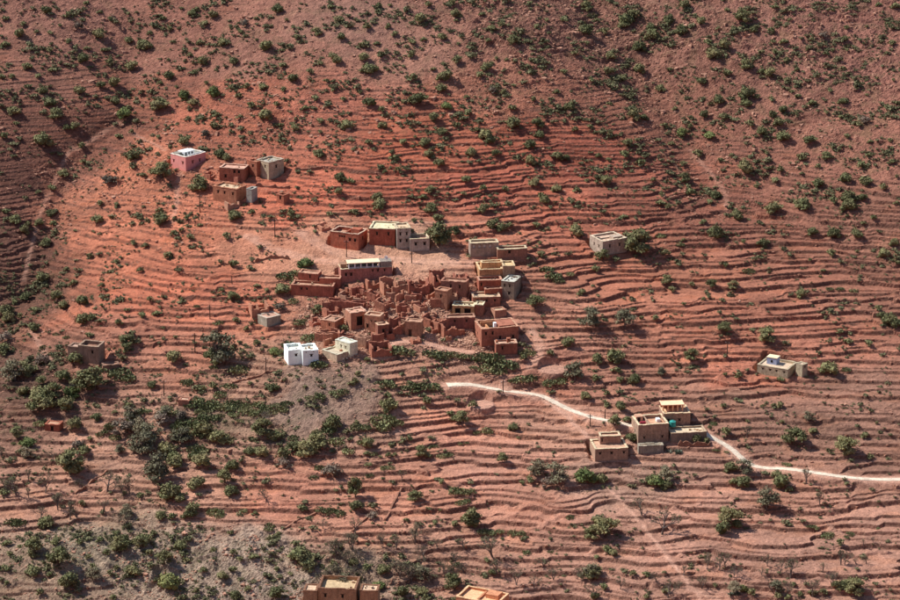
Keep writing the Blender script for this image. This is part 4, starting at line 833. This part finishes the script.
# positions read from nine close-ups of the photograph: x, y, width (thirds of a pixel), kind letter
TILES = {(0, 0): """70,70,16;15,55,16;60,103,22;15,135,18;140,35,20;110,95,14;150,96,14g;235,78,20g;205,45,16;205,125,18;295,108,24;150,150,16;250,180,24;80,200,20;155,210,18;115,227,16;5,232,14;35,230,18;330,185,16;395,200,24;510,228,24;345,250,28;300,255,20;240,275,24;85,258,14;130,275,20
550,290,28y;635,280,30y;345,305,22;370,345,30y;480,318,34;575,310,20;150,310,26;385,320,16;40,335,26;50,370,14;170,340,30;225,380,20;125,425,40;10,410,18;245,440,18;355,408,18;250,485,16;400,470,28;190,520,22;330,540,30g;485,520,34t;600,555,40;155,565,18;115,575,14;550,425,24;650,345,18;615,400,20g;645,380,18;660,462,28;680,475,20
800,350,30;755,320,18;700,185,20;850,195,18;570,165,14;430,135,30;385,120,20;440,140,24;450,100,14;600,130,16;670,130,20;510,85,14;640,45,24;615,70,18;830,30,22;575,40,20;490,55,14;735,70,20g;800,140,30;845,150,14;890,115,14;610,185,20;585,215,16;480,250,14;690,240,12;695,262,16;790,262,20;720,350,16;715,290,16;885,385,20;840,375,14;830,315,16;850,270,16
565,355,14;475,410,12g;430,525,14;260,145,14;310,150,14;520,125,12;880,235,26;740,262,18;260,10,14;200,385,14;300,35,12;180,75,10;330,55,12;385,40,10;415,70,12g;490,85,10;545,25,10;590,30,14;720,95,12;770,55,10;755,190,12;810,215,10;650,210,9;620,250,10;530,260,9;440,250,9;505,180,9;455,360,9;395,395,12g;505,385,8;600,345,9;770,120,9;860,60,10;880,80,12""",
(300, 0): """95,20,14;115,60,20;50,95,22;125,110,20;200,80,18;235,20,16;270,15,12;385,15,18;460,8,16;365,60,26;465,45,22;545,42,16;575,85,20;605,75,16;640,120,26;625,50,12;265,80,14;285,100,18;190,138,18;230,130,16;195,175,22;240,165,16;100,170,24;115,185,20;335,125,18;335,165,18;425,110,20;370,120,12;475,130,12;565,120,16g;470,180,22
430,190,10;400,207,12;440,230,30;425,233,20;340,235,18;425,265,22;205,210,30;225,208,20;30,215,18;560,205,22;540,225,18;575,190,12;575,270,20g;610,280,14;500,290,14y;205,310,24;245,330,16;355,300,30;310,305,12;130,295,14;180,275,12;45,295,18;15,325,14;60,362,18;140,380,26;250,378,20;205,425,18g;310,425,18;375,430,24;405,355,22;430,395,22;440,320,22y;505,340,18
560,410,30;530,390,16;570,425,20;590,460,22;640,370,34;710,370,24;720,405,22;690,435,26;635,325,18;690,485,22;775,470,28;800,473,20;825,390,16;870,378,14;810,325,26;770,275,16;875,240,16;825,160,18;790,215,16;790,60,18;860,20,26;890,60,14;855,90,30;55,460,26;385,465,24;415,490,22;515,460,24;285,475,18;245,500,14;255,515,12;297,510,14;495,540,20;490,580,14
390,570,20;370,590,16;120,535,24;150,545,18;115,575,20;230,595,24;550,565,16;615,570,16;705,550,20;770,570,22;830,570,18;725,590,18;890,545,12;690,10,14;710,80,14;700,160,9;740,60,12;860,130,12;590,175,9;660,220,10;620,180,9;470,60,10;300,45,9;310,198,10;265,210,9;80,240,12;60,190,14;30,240,9;100,270,12;470,375,14;345,410,9;60,395,12;700,300,14;750,330,9;640,255,12;895,470,14;860,540,12""",
(600, 0): """80,60,36;70,75,26;95,45,24;115,140,30;160,110,30;155,85,20;250,15,26;245,90,28;205,60,26;300,65,24;15,95,16;30,170,20;25,215,24;120,210,28;65,235,22;180,265,24;210,210,12;325,125,18;340,165,30;375,135,24;305,245,22;430,50,34;460,90,20;355,300,24;385,222,18;440,195,26;440,285,34;440,315,24;470,290,18;510,220,24;520,125,14;550,125,18;560,180,16;485,155,14;525,155,14
525,20,14;560,240,16;485,215,18;515,90,14;635,118,14;670,105,20g;735,118,14;680,160,12;730,305,20;790,355,28g;775,372,18;725,350,14;635,310,18;520,345,20;550,330,20;535,370,22;245,400,20y;330,408,24y;215,430,16;310,345,20;370,350,20;100,348,28;130,352,20;225,325,14;80,430,22;75,460,20g;120,490,20;20,540,24;295,460,20;250,490,18;255,535,22;185,585,14;270,580,20;345,588,22;435,510,36
450,370,18;485,395,22;550,410,30;630,420,26;605,475,20g;680,465,24;655,500,14;500,460,12;395,465,14;540,510,16;525,540,20;655,550,26;735,540,24;800,545,26;785,495,20;810,425,12;740,410,14;805,465,16;875,485,20;850,565,20;745,590,34;790,592,24;890,310,14;860,320,14;870,420,14;875,130,20;860,160,12;770,265,10;195,375,14y;595,290,14;515,300,16;270,380,14g
400,85,14;355,85,12;380,30,12;600,30,9;640,60,9;600,80,9;570,60,12;700,30,9;740,85,12;800,80,9;835,15,12;860,70,12;790,130,9;740,150,10;700,150,10;620,150,10;590,210,12;640,215,9;730,205,12;800,240,9;830,235,9;880,240,9;690,270,14;800,285,9;680,335,12;830,380,9;750,440,9g;590,340,9;575,275,12;30,310,12;30,400,14;110,420,12;25,480,12;160,540,12;360,480,12;605,520,12;470,560,12;700,440,12;890,530,9;885,20,18""",
(0, 200): """120,68,22;155,40,24;160,70,18;140,130,22;75,95,22;45,60,26;290,60,22;300,12,16;480,30,14;485,62,34;560,55,14;600,75,12;520,100,14;545,90,12;570,112,18;435,138,18;400,130,16;705,50,30;755,35,16;875,42,18;680,108,20g;505,165,20g;270,170,14;350,185,14;200,205,14g;420,210,16g;130,235,34;220,250,16;305,255,14;175,290,26;190,320,22;250,305,28;305,317,10;325,288,10;450,300,16
545,302,14;380,330,14;425,345,18;470,340,20;355,370,16;245,360,34;275,355,20;270,405,18;665,272,14;703,195,20;700,295,18t;655,365,18c;708,362,18;770,257,14;740,388,12;378,430,28t;380,448,20;490,382,10;525,412,10;525,475,34;650,465,54o;640,475,36;715,505,30c;770,430,16;820,455,24y;865,430,26c;845,455,16;360,515,36c;385,530,26c;230,480,34;70,490,20;15,335,34;15,410,34g;100,385,24
105,330,18;80,290,24;45,305,18;10,460,20;130,480,30g;280,550,50t;250,560,40t;215,580,36y;160,585,30t;190,530,30;120,545,24;70,575,26;455,555,22;820,565,26;845,270,34;855,225,26c;885,215,22c;840,320,22g;880,300,20c;560,545,20c;690,555,22c;600,560,20c;660,580,26c;640,560,20y;750,550,14;520,20,10;430,20,10;350,15,12;20,35,18;85,75,16;280,95,8;200,240,8g;225,90,9g;330,215,9;450,255,9;590,318,10c;570,545,12;640,500,14c;130,440,14c;170,400,14c;200,410,12c;30,500,18;60,350,14;880,245,18y;800,270,12;895,365,20c""",
(300, 200): """90,42,18;163,35,20;240,10,30;235,25,20;395,25,26;415,55,24;342,62,14;552,30,24;575,75,24;605,85,28;630,75,18;465,92,22;708,75,18;735,5,22;828,100,30;415,120,44t;15,190,34y;20,208,20c;720,165,16;740,205,22c;760,225,24c;775,240,18c;845,278,20;705,312,32t;870,362,38o;805,430,26;825,525,34o;780,540,24c;745,545,24c;750,460,16;890,480,26;885,540,20;885,210,18;720,130,12;810,220,14c;895,170,20
250,448,30c;285,445,34c;320,450,30c;215,460,20c;395,455,30c;430,462,30c;460,460,22c;490,465,22c;545,470,30c;580,470,34c;610,485,36c;560,500,30c;600,510,26c;640,495,24c;680,455,26c;670,475,18y;520,500,14c;660,530,30c;690,532,24c;640,537,18c;330,550,30c;365,555,30c;400,555,24c;345,565,20c;260,547,24c;275,555,20c;165,545,16;175,522,16;155,550,14;110,575,22c;130,572,18c;60,585,20c;30,590,18c;15,560,12;50,490,24c;70,492,18c;10,360,14c;40,408,18c;20,410,24c;130,385,20y;200,480,12;55,325,20g;140,498,10;120,525,9;265,585,14g;855,590,22;380,595,16;730,90,9;45,95,10;210,35,12;245,45,10;500,75,8;685,130,8""",
(600, 200): """70,50,16;115,145,44t;120,105,28;80,105,20;10,170,20t;195,160,20;345,105,34;410,50,30;490,135,24;520,30,30;605,15,34;640,95,26;700,100,28;770,105,26;750,20,36;820,55,14;790,70,14;885,130,22;850,165,22;695,160,18;205,245,22t;215,270,16;275,252,14;335,258,16t;400,260,20t;605,285,22;445,210,20c;310,62,18g;75,365,34o;125,355,10;165,355,18;370,392,26t;500,415,32t;275,472,24t;235,490,8;50,475,38
50,510,20;185,520,18o;100,545,26;375,525,10;415,530,20;540,540,16;690,510,40;745,425,20;720,395,20;805,430,18g;870,360,36;845,350,22;890,375,22;740,508,14c;180,105,16c;240,130,16c;700,5,18;430,125,12;380,110,9g;250,120,10;375,195,12g;690,265,14c;720,265,14c;760,270,14c;630,180,9;880,180,9;890,10,12;770,155,10;180,10,20;205,20,16;330,5,16;20,580,14;60,540,16;895,190,12;670,210,12g;835,325,18;660,230,8;310,298,12;325,290,12;250,312,10""",
(0, 400): """590,0,26c;620,15,26c;655,15,26c;680,22,24c;715,8,24c;735,30,22c;775,8,22c;790,30,22c;820,32,20c;860,8,20c;610,50,24c;580,60,24c;545,60,22c;600,70,24c;640,50,22c;570,95,22c;600,100,22c;530,75,22c;700,40,20c;515,35,22c;590,165,26c;610,145,24c;420,30,22c;400,55,20c;330,75,20c;345,110,20c;120,20,36t;150,15,30;200,15,34;225,75,30;385,15,16y;290,55,22;345,35,14;50,105,22t;85,130,30y;80,165,24o;120,68,20c;235,135,34g;250,150,24;375,80,44g;480,50,40g;545,45,30g;455,110,40o;430,145,46o;360,150,22o;500,155,34;520,170,24;600,150,28c;575,140,22c;650,115,34;605,185,36;595,170,26c;210,205,44t;240,210,20;470,220,50o;590,255,34;510,280,44;540,300,24;700,200,30;785,155,36;825,110,30;880,140,30;850,190,30g
675,240,26t;690,275,28;800,295,24d;375,280,12;420,285,18;85,285,18d;10,280,20;45,275,14;140,365,30;125,378,20;175,320,28d;245,310,16g;315,325,24d;380,338,26o;390,372,22d;230,345,20d;480,350,22;515,352,20;580,330,34;570,345,24;645,335,24c;660,345,16c;730,330,14c;765,340,14;35,360,24c;55,365,24c;790,55,22d;805,385,16c;820,410,22c;885,430,20;15,505,20;100,515,34;215,545,40;190,550,24;395,515,34;505,560,42y;665,530,22;825,580,34;705,590,24;745,565,18
540,440,28;420,430,36;370,425,26;170,425,24;300,420,20;240,430,18;640,5,24c;600,30,20c;560,80,20c;620,80,20c;530,95,20c;700,20,22c;740,15,20c;800,20,20c;850,25,20c;660,45,16c;300,100,16c;320,90,18c;440,30,18c;500,20,18c;690,5,18c;760,40,16c;830,15,18c;630,30,16c;720,60,12c;880,110,18c;750,150,20c;760,30,18c;570,15,18c;540,75,16c;270,115,14;160,170,16d;5,165,22d;85,235,20d;40,130,10c;110,440,14;30,460,16;500,470,20;560,480,18;610,510,18;700,460,16;760,470,20;720,475,16;830,510,14;590,575,16;640,450,16;320,460,18;450,460,16;350,505,14;280,500,16;20,430,20;60,440,14;330,520,14;20,550,14;150,520,14;120,580,20;340,595,16;700,510,18;870,520,14;265,470,16;100,470,16;530,440,14;460,400,18;350,400,16;810,375,20c;835,400,14;690,400,14""",
(300, 400): """380,8,18;520,15,20;450,40,16;483,60,28t;640,85,24;560,90,22c;365,155,26;380,165,18g;425,165,18c;447,160,18c;265,168,14;285,165,12;610,180,20t;250,55,40c;245,75,34c;265,25,34;285,65,26c;100,70,40;85,85,26c;50,110,24;205,130,28;170,75,26c;195,80,20c;20,150,40;110,120,24c;145,150,22c;100,215,40g;165,280,26t;170,320,28;60,325,20c;90,330,22c;120,335,20c;345,295,22t;335,285,16;480,305,18c;500,300,16c;465,270,22c;490,272,22c;510,270,16c;515,360,34t;515,370,26;465,370,16g;405,370,14;320,358,12g;220,345,24g
550,392,22c;575,395,20c;600,392,16c;640,397,20c;665,397,18c;705,215,32o;690,240,20;765,230,40o;855,228,38y;880,240,28y;745,250,26g;70,378,18d;580,455,40d;575,520,16;250,435,26d;290,440,24d;345,420,24d;155,435,28d;410,440,18d;885,360,18;880,405,32t;890,470,14;730,490,20d;760,530,24d;650,545,26d;700,555,22d;870,520,36o;885,590,24;160,490,24;200,500,20g;250,515,24;100,490,18g;400,540,26d;370,575,26;310,580,26;240,560,26y;810,350,14c;205,190,14c;270,200,16c;250,203,14c;305,235,16d;425,245,14g;20,480,30;30,505,24;370,470,20d;460,490,22d;430,510,20d;490,510,18d;330,510,22g;560,480,14g;120,440,20g;10,320,16g;210,225,14c;240,170,9;330,115,10c;400,135,14c;480,130,9c;500,127,9c;665,250,12;680,455,16c;750,455,9c;420,330,9;655,110,9c;530,95,14c;200,160,16;190,125,18c;220,160,14c;60,200,20c;40,230,16c;170,70,14""",
(600, 400): """60,25,24;45,65,24t;80,60,20;20,15,18;95,115,24;225,148,22a;245,150,18a;210,150,18a;290,85,20;290,120,22;320,125,16;370,20,14;380,95,20y;443,65,10;440,105,22d;540,15,18;545,65,12g;585,118,34t;625,55,20o;640,90,20g;735,145,36t;745,160,24;795,105,20;810,170,18;540,195,16c;560,190,16c;195,225,30o;165,245,38y;150,240,24;200,260,24;5,240,22;395,205,28;430,210,28o;425,250,30;400,245,20g;530,225,26;545,250,40;570,270,18;620,240,26d;500,305,40o;660,305,22d;125,335,30d;185,385,42d;385,365,38t;370,390,34;410,375,24;15,395,40t;40,460,22;20,445,20;650,385,12;640,378,12c;720,430,18;750,400,14c;670,510,18d;400,525,20d;405,575,26a;430,570,22y;455,580,20;535,590,20;710,558,24;735,555,24;640,580,20;670,575,20;600,585,18;565,590,16;320,500,20d;540,510,22d;485,520,14d;740,250,12;680,405,18c;690,400,12c;630,378,12c;355,150,9c;380,155,9c;345,148,9c;520,15,9;490,15,9c;740,410,9c;800,485,16d;770,490,12d;700,530,12d;830,70,9;250,520,16d;140,520,16g;170,540,18d;100,520,16g;60,560,20d;10,560,18g;200,570,20g;240,560,14d;140,590,16g;330,80,10c;340,70,12c;345,555,12g;580,555,14g;620,550,12g;800,520,10d;835,385,9;820,425,9d;790,430,12d"""}
_rg = random.Random(77)
TILES[(0, 0)] += ''.join(f';{x*3:.0f},{y*3:.0f},{_rg.randint(20, 34)}d' for x, y in [(_rg.uniform(320, 500), _rg.uniform(525, 588)) for _ in range(22)] + [(_rg.uniform(560, 860), _rg.uniform(560, 594)) for _ in range(14)] + [(_rg.uniform(5, 140), _rg.uniform(485, 525)) for _ in range(12)])
TILES[(0, 0)] += ''.join(f';{x*3:.0f},{y*3:.0f},{_rg.randint(24, 40)}{_rg.choice("toob")}' for x, y in [(15,375),(5,350),(28,372),(40,395),(8,318),(140,430),(165,415),(182,438),(130,415),(175,462),(205,432),(225,440),(60,560),(35,550),(95,575),(120,548),(165,560),(300,560),(345,585),(420,575),(455,585),(590,575),(735,590),(775,590),(855,590),(250,452),(285,455),(262,430),(320,445)])
PL = []
for (tx, ty), s_ in TILES.items():
    for line in s_.replace('\n', ';').split(';'):
        line = line.strip()
        if not line: continue
        k = 'b'
        if line[-1].isalpha(): k = line[-1]; line = line[:-1]
        x, y, s = [float(c) for c in line.split(',')]
        PL.append([tx+x/3, ty+y/3, s/3, k])
PL = [p for p in PL]
low = np.array([p[1] + p[2]*(.42 if p[3] in 'todg' else .30) for p in PL])
pp, tt = hit(ZG, np.stack([[p[0] for p in PL], low], 1))
for p, P, t in zip(PL, pp, tt): p += [P, p[2]/px_per_m(t)*(2.1 if p[3] in 'byg' else 2.15 if p[3] in 'ca' else 2.25)]

# keep plants out of the houses and off the road
def blocked(P, r=.3):
    for q in OWN:
        d = P[:2]-q['P'][:2]; u = d@q['R']; v = d@q['Ld']
        if -r < u < q['b']+r and -r < v < q['a']+r: return True
    return np.min(np.hypot(ROAD[:, 0]-P[0], ROAD[:, 1]-P[1])) < 1.3+r*.5
MARK = [('the pink house', 186, 165), ('the small hamlet', 250, 185), ('the white house', 300, 355), ('the village ruins', 395, 310), ('the upper house row', 375, 240), ('the four windowed grey house', 492, 248), ('the tall grey village house', 512, 290), ('the large square red house', 500, 340),
        ('the start of the white road', 460, 384), ('the roadside farm', 650, 430), ('the flat roofed farm house', 610, 450), ('the lone pale stone house', 610, 248), ('the far right stone house', 782, 370), ('the grey old stone house', 88, 355), ('the little brick hut', 55, 427), ('the brown house at the bottom edge', 340, 590),
        ('the orange roof at the bottom edge', 480, 594), ('the left ravine bed', 40, 220), ('the small terraced notch upper left', 130, 105), ('the top left corner', 30, 30), ('the top edge centre', 380, 20), ('the rocky outcrop at the top', 520, 30), ('the top right corner', 860, 30), ('the upper right gully path', 710, 170), ('the dark thicket upper right', 640, 45),
        ('the right edge slope', 860, 170), ('the right edge of the white road', 850, 478), ('the round threshing floor', 553, 368), ('the bottom right corner', 850, 580), ('the bottom left corner', 30, 570), ('the footpath in the lower right fields', 650, 535), ('the red terraces top centre', 520, 150), ('the red terraces left of the village', 190, 300),
        ('the tall dark tree in the lower fields', 355, 500), ('the middle of the lower fields', 500, 480), ('the grey stony patch', 320, 405), ('the right hand terraces', 720, 290), ('the cactus thicket', 220, 405), ('the gravel slope bottom left', 180, 560), ('the bare trees at the bottom', 420, 545), ('the red slope right of the gully', 780, 230), ('the upper centre slope', 400, 100)]
KIND = {'b': ('dark green bush', 'bush', 'bush'), 'y': ('bright green bush', 'bush', 'bush'), 'g': ('dry grey brown bush', 'dry_bush', 'bush'), 'c': ('prickly pear clump', 'prickly_pear', 'cactus'), 'a': ('pale agave clump', 'agave', 'agave'), 't': ('dark green tree', 'argan_tree', 'tree'), 'o': ('grey green olive tree', 'olive_tree', 'tree'), 'd': ('bare twiggy tree', 'bare_tree', 'tree')}
def where(u, v):
    best = min(MARK, key=lambda m: math.hypot(u-m[1], (v-m[2])*1.3)); dx, dy = u-best[1], v-best[2]; d = math.hypot(dx, dy)
    s = []
    if dy < -.45*abs(dx)-1: s.append('above')
    elif dy > .45*abs(dx)+1: s.append('below')
    if dx < -.45*abs(dy)-1: s.append('left of')
    elif dx > .45*abs(dy)+1: s.append('right of')
    txt = ' and '.join(s) if s else 'at'
    return ('close ' if d < 22 else 'well ' if d > 55 else '')+txt, best[0]
inds = [p for p in PL if not blocked(p[4], .1)]
bushes = sorted([p for p in inds if p[3] in 'byg'], key=lambda p: -p[2]); big = set(map(id, bushes[:300]))
small = [p for p in bushes[300:]]
inds = [p for p in inds if p[3] not in 'byg' or id(p) in big]
def sizew(p):
    lim = {'c': (5.5, 9), 'a': (5, 8)}.get(p[3], (6.3, 10.5) if p[3] in 'byg' else (7.5, 13)); return 'small' if p[2] < lim[0] else 'large' if p[2] > lim[1] else 'medium'
from collections import defaultdict
G = defaultdict(list)
for p in inds:
    wtxt, mk_ = where(p[0], p[1]); G[(sizew(p), p[3], wtxt, mk_)].append(p)
LAB = {}
for (sz, k, wtxt, mk_), ps in G.items():
    base = f'{sz} {KIND[k][0]} {wtxt} {mk_}'; cap = 16
    if len(ps) == 1: LAB[id(ps[0])] = (base, None)
    else:
        xs = sorted(ps, key=lambda p: p[0])
        if len(ps) == 2: pre = ['left hand ', 'right hand ']
        elif len(ps) == 3: pre = ['leftmost ', 'middle ', 'rightmost ']
        else: pre = ['leftmost '] + [f'{["second","third","fourth","fifth","sixth","seventh","eighth","ninth","tenth","eleventh","twelfth"][min(i,10)]} from left ' for i in range(len(ps)-2)] + ['rightmost ']
        for p, a_0 in zip(xs, pre): LAB[id(p)] = (a_0+base, f'{KIND[k][0]}s {wtxt} {mk_}')
GRP = {'b': 'bushes dotted over the hillside', 'y': 'bright green bushes', 'g': 'dry bushes', 'c': 'prickly pear clumps round the village and fields', 'a': 'agaves', 't': 'dark green trees', 'o': 'olive trees', 'd': 'bare trees in the fields'}
for i, p in enumerate(inds):
    u, v, s, k, P, wm = p; r = random.Random(i*31+5); rz = r.uniform(0, 6.28); lab = LAB[id(p)][0]
    while len(lab.split()) > 16 and ' the ' in lab: lab = lab[::-1].replace(' eht ', ' ', 1)[::-1]
    if len(lab.split()) > 16: lab = lab.replace('medium ', '')
    nm, cat = KIND[k][1], KIND[k][2]
    sx = wm*r.uniform(.92, 1.1)
    if k in TT:
        tm, cm = TT[k][r.randrange(4)]
        root = obj(nm, None, loc=P, rz=rz); root.scale = (sx, sx, sx*(1.7 if abs(u-355) < 1 and abs(v-493.3) < 1 else r.uniform(.88, 1.12))); tag(root, lab, cat, GRP[k]); obj('trunk', tm, root); obj('crown', cm, root)
    else:
        o = obj(nm, TB_[k][r.randrange(len(TB_[k]))], loc=(P[0], P[1], P[2]-.06*wm), rz=rz); hz = {'c': .8, 'a': 1.0}.get(k, 1.05)
        o.scale = (sx, sx*r.uniform(.85, 1.1), sx*hz*r.uniform(.85, 1.15)); tag(o, lab, cat, GRP[k])

# ------------------------------------------------------------------ countless small scrub and stones
def scatter(name, tmpl, pts, sizes, mat, squash=None):
    rs = np.random.default_rng(len(pts)); Vs = []; Qs = []; off = 0
    rot = rs.uniform(0, 6.28, len(pts)); tid = rs.integers(0, len(tmpl), len(pts)); sq = rs.uniform(.7, 1.2, len(pts)) if squash is None else rs.uniform(*squash, len(pts))
    for k, (tv, tq) in enumerate(tmpl):
        w_ = np.where(tid == k)[0]
        if not len(w_): continue
        c, s = np.cos(rot[w_])[:, None], np.sin(rot[w_])[:, None]
        x = tv[None, :, 0]*c - tv[None, :, 1]*s; y = tv[None, :, 0]*s + tv[None, :, 1]*c; z = np.broadcast_to(tv[None, :, 2], x.shape)*sq[w_][:, None]
        V_ = np.stack([x, y, z], -1)*sizes[w_][:, None, None] + pts[w_][:, None, :]
        Vs.append(V_.reshape(-1, 3)); n_ = tv.shape[0]; Qs.append((tq[None]+(np.arange(len(w_))*n_)[:, None, None]+off).reshape(-1, 4)); off += n_*len(w_)
    o = obj(name, mesh_np(name, np.concatenate(Vs), np.concatenate(Qs), [mat])); o['kind'] = 'stuff'; return o
core_x, core_y = X[0], Y[:, 0]
def field(F_, x, y):
    i = np.clip(np.searchsorted(core_x, x)-1, 0, len(core_x)-1); j = np.clip(np.searchsorted(core_y, y)-1, 0, len(core_y)-1); return F_[j, i]
def pick(n, dens, seed):
    r = np.random.default_rng(seed); x = r.uniform(-140, 140, n); y = r.uniform(-122, 124, n); k = r.random(n) < dens(x, y); x, y = x[k], y[k]
    ok = (field(mk, x, y) < .25) & (field(path, x, y) < .3) & (field(dr, x, y) > 1.6) & (field(disc, x, y) < .2)
    x, y = x[ok], y[ok]; return np.stack([x, y, sample(ZG, x, y)], 1), r
clump = lambda x, y: np.clip(.22+1.3*fbm(x/9, y/9, 201, 3), 0, 1.2)
pts, r = pick(150000, lambda x, y: np.clip(field(SCR, x, y), 0, 1)**1.15*clump(x, y)*.8, 5)
sz = np.clip(r.lognormal(-.10, .58, len(pts)), .3, 3.4)*(1+.25*sstep(30, 90, pts[:, 1]))
sc = scatter('low_scrub', [t_scrub(i, 44) for i in range(8)], pts, sz, LEAF['s'])
# the mapped bushes past the first three hundred
ex = np.array([p[4] for p in small]); es = np.array([p[5] for p in small])
e = scatter('small_bushes', [t_bush(900+i, 90, 4, .075, .7) for i in range(3)], ex-np.array([0, 0, .08]), es, LEAF['b'])
# weeds along terrace edges and on the gravel
pts, r = pick(30000, lambda x, y: (np.clip(field(riser, x, y), 0, 1)*.20 + .25*sstep(.75, 1.0, field(SCR, x, y)))*clump(x+50, y), 6)
sz = np.clip(r.lognormal(-.6, .4, len(pts)), .25, 1.2); scatter('weeds', [t_scrub(20+i, 14) for i in range(4)], pts, sz, LEAF['s'])
print('weeds', len(pts))
# stones
def t_stone(seed):
    r = np.random.default_rng(seed); v = np.array([(x, y, z) for z in (-.5, .5) for x, y in ((-.5, -.5), (.5, -.5), (.5, .5), (-.5, .5))])*np.array([1, .8, .7]) + r.normal(size=(8, 3))*.13
    return v, np.array([(0,3,2,1), (4,5,6,7), (0,1,5,4), (1,2,6,5), (2,3,7,6), (3,0,4,7)])
pts, r = pick(190000, lambda x, y: np.clip(field(ROCK, x, y), 0, 1)**1.6*np.clip(.35+1.3*fbm(x/5, y/5, 211, 3), 0, 1)*.75, 8)
sz = np.clip(r.lognormal(-1.35, .45, len(pts)), .14, 1.0)*(1+.5*sstep(20, 70, pts[:, 1])); scatter('loose_stones', [t_stone(i) for i in range(8)], pts, sz, STONE)
pts, r = pick(110000, lambda x, y: np.clip(field(riser, x, y), 0, 1)*.6, 9)
sz = np.clip(r.lognormal(-1.25, .35, len(pts)), .14, .7); scatter('terrace_wall_stones', [t_stone(20+i) for i in range(8)], pts, sz, wallmat(lin(150, 98, 78), kind='stone'))
# rubble of the fallen village
cs, _ = hit(ZG, [(400,306),(415,300),(390,318),(428,312),(362,322),(455,345),(340,330),(380,305),(330,318),(460,342),(350,348)])
r = np.random.default_rng(33); k = r.integers(0, len(cs), 9000); d = r.normal(size=(9000, 2))*np.array([4.2, 3.2]); x = cs[k, 0]+d[:, 0]; y = cs[k, 1]+d[:, 1]
pts = np.stack([x, y, sample(ZG, x, y)+.05], 1); keepm = np.array([not any(-.1 < (p[:2]-q['P'][:2])@q['R'] < q['b']+.1 and -.1 < (p[:2]-q['P'][:2])@q['Ld'] < q['a']+.1 for q in OWN if 'miss' not in q) for p in pts])
keepm &= field(dl, pts[:, 0], pts[:, 1]) > 1.4; pts = pts[keepm]; scatter('rubble', [t_stone(40+i) for i in range(8)], pts, np.clip(r.lognormal(-1.5, .4, len(pts)), .12, .6), wallmat(lin(190, 140, 116), kind='stone'))
print('plants', len(inds), 'bushes', len(bushes), 'tris', sum(len(o.data.loops)-2*len(o.data.polygons) for o in bpy.data.objects if o.type == 'MESH' and o.get('kind')))
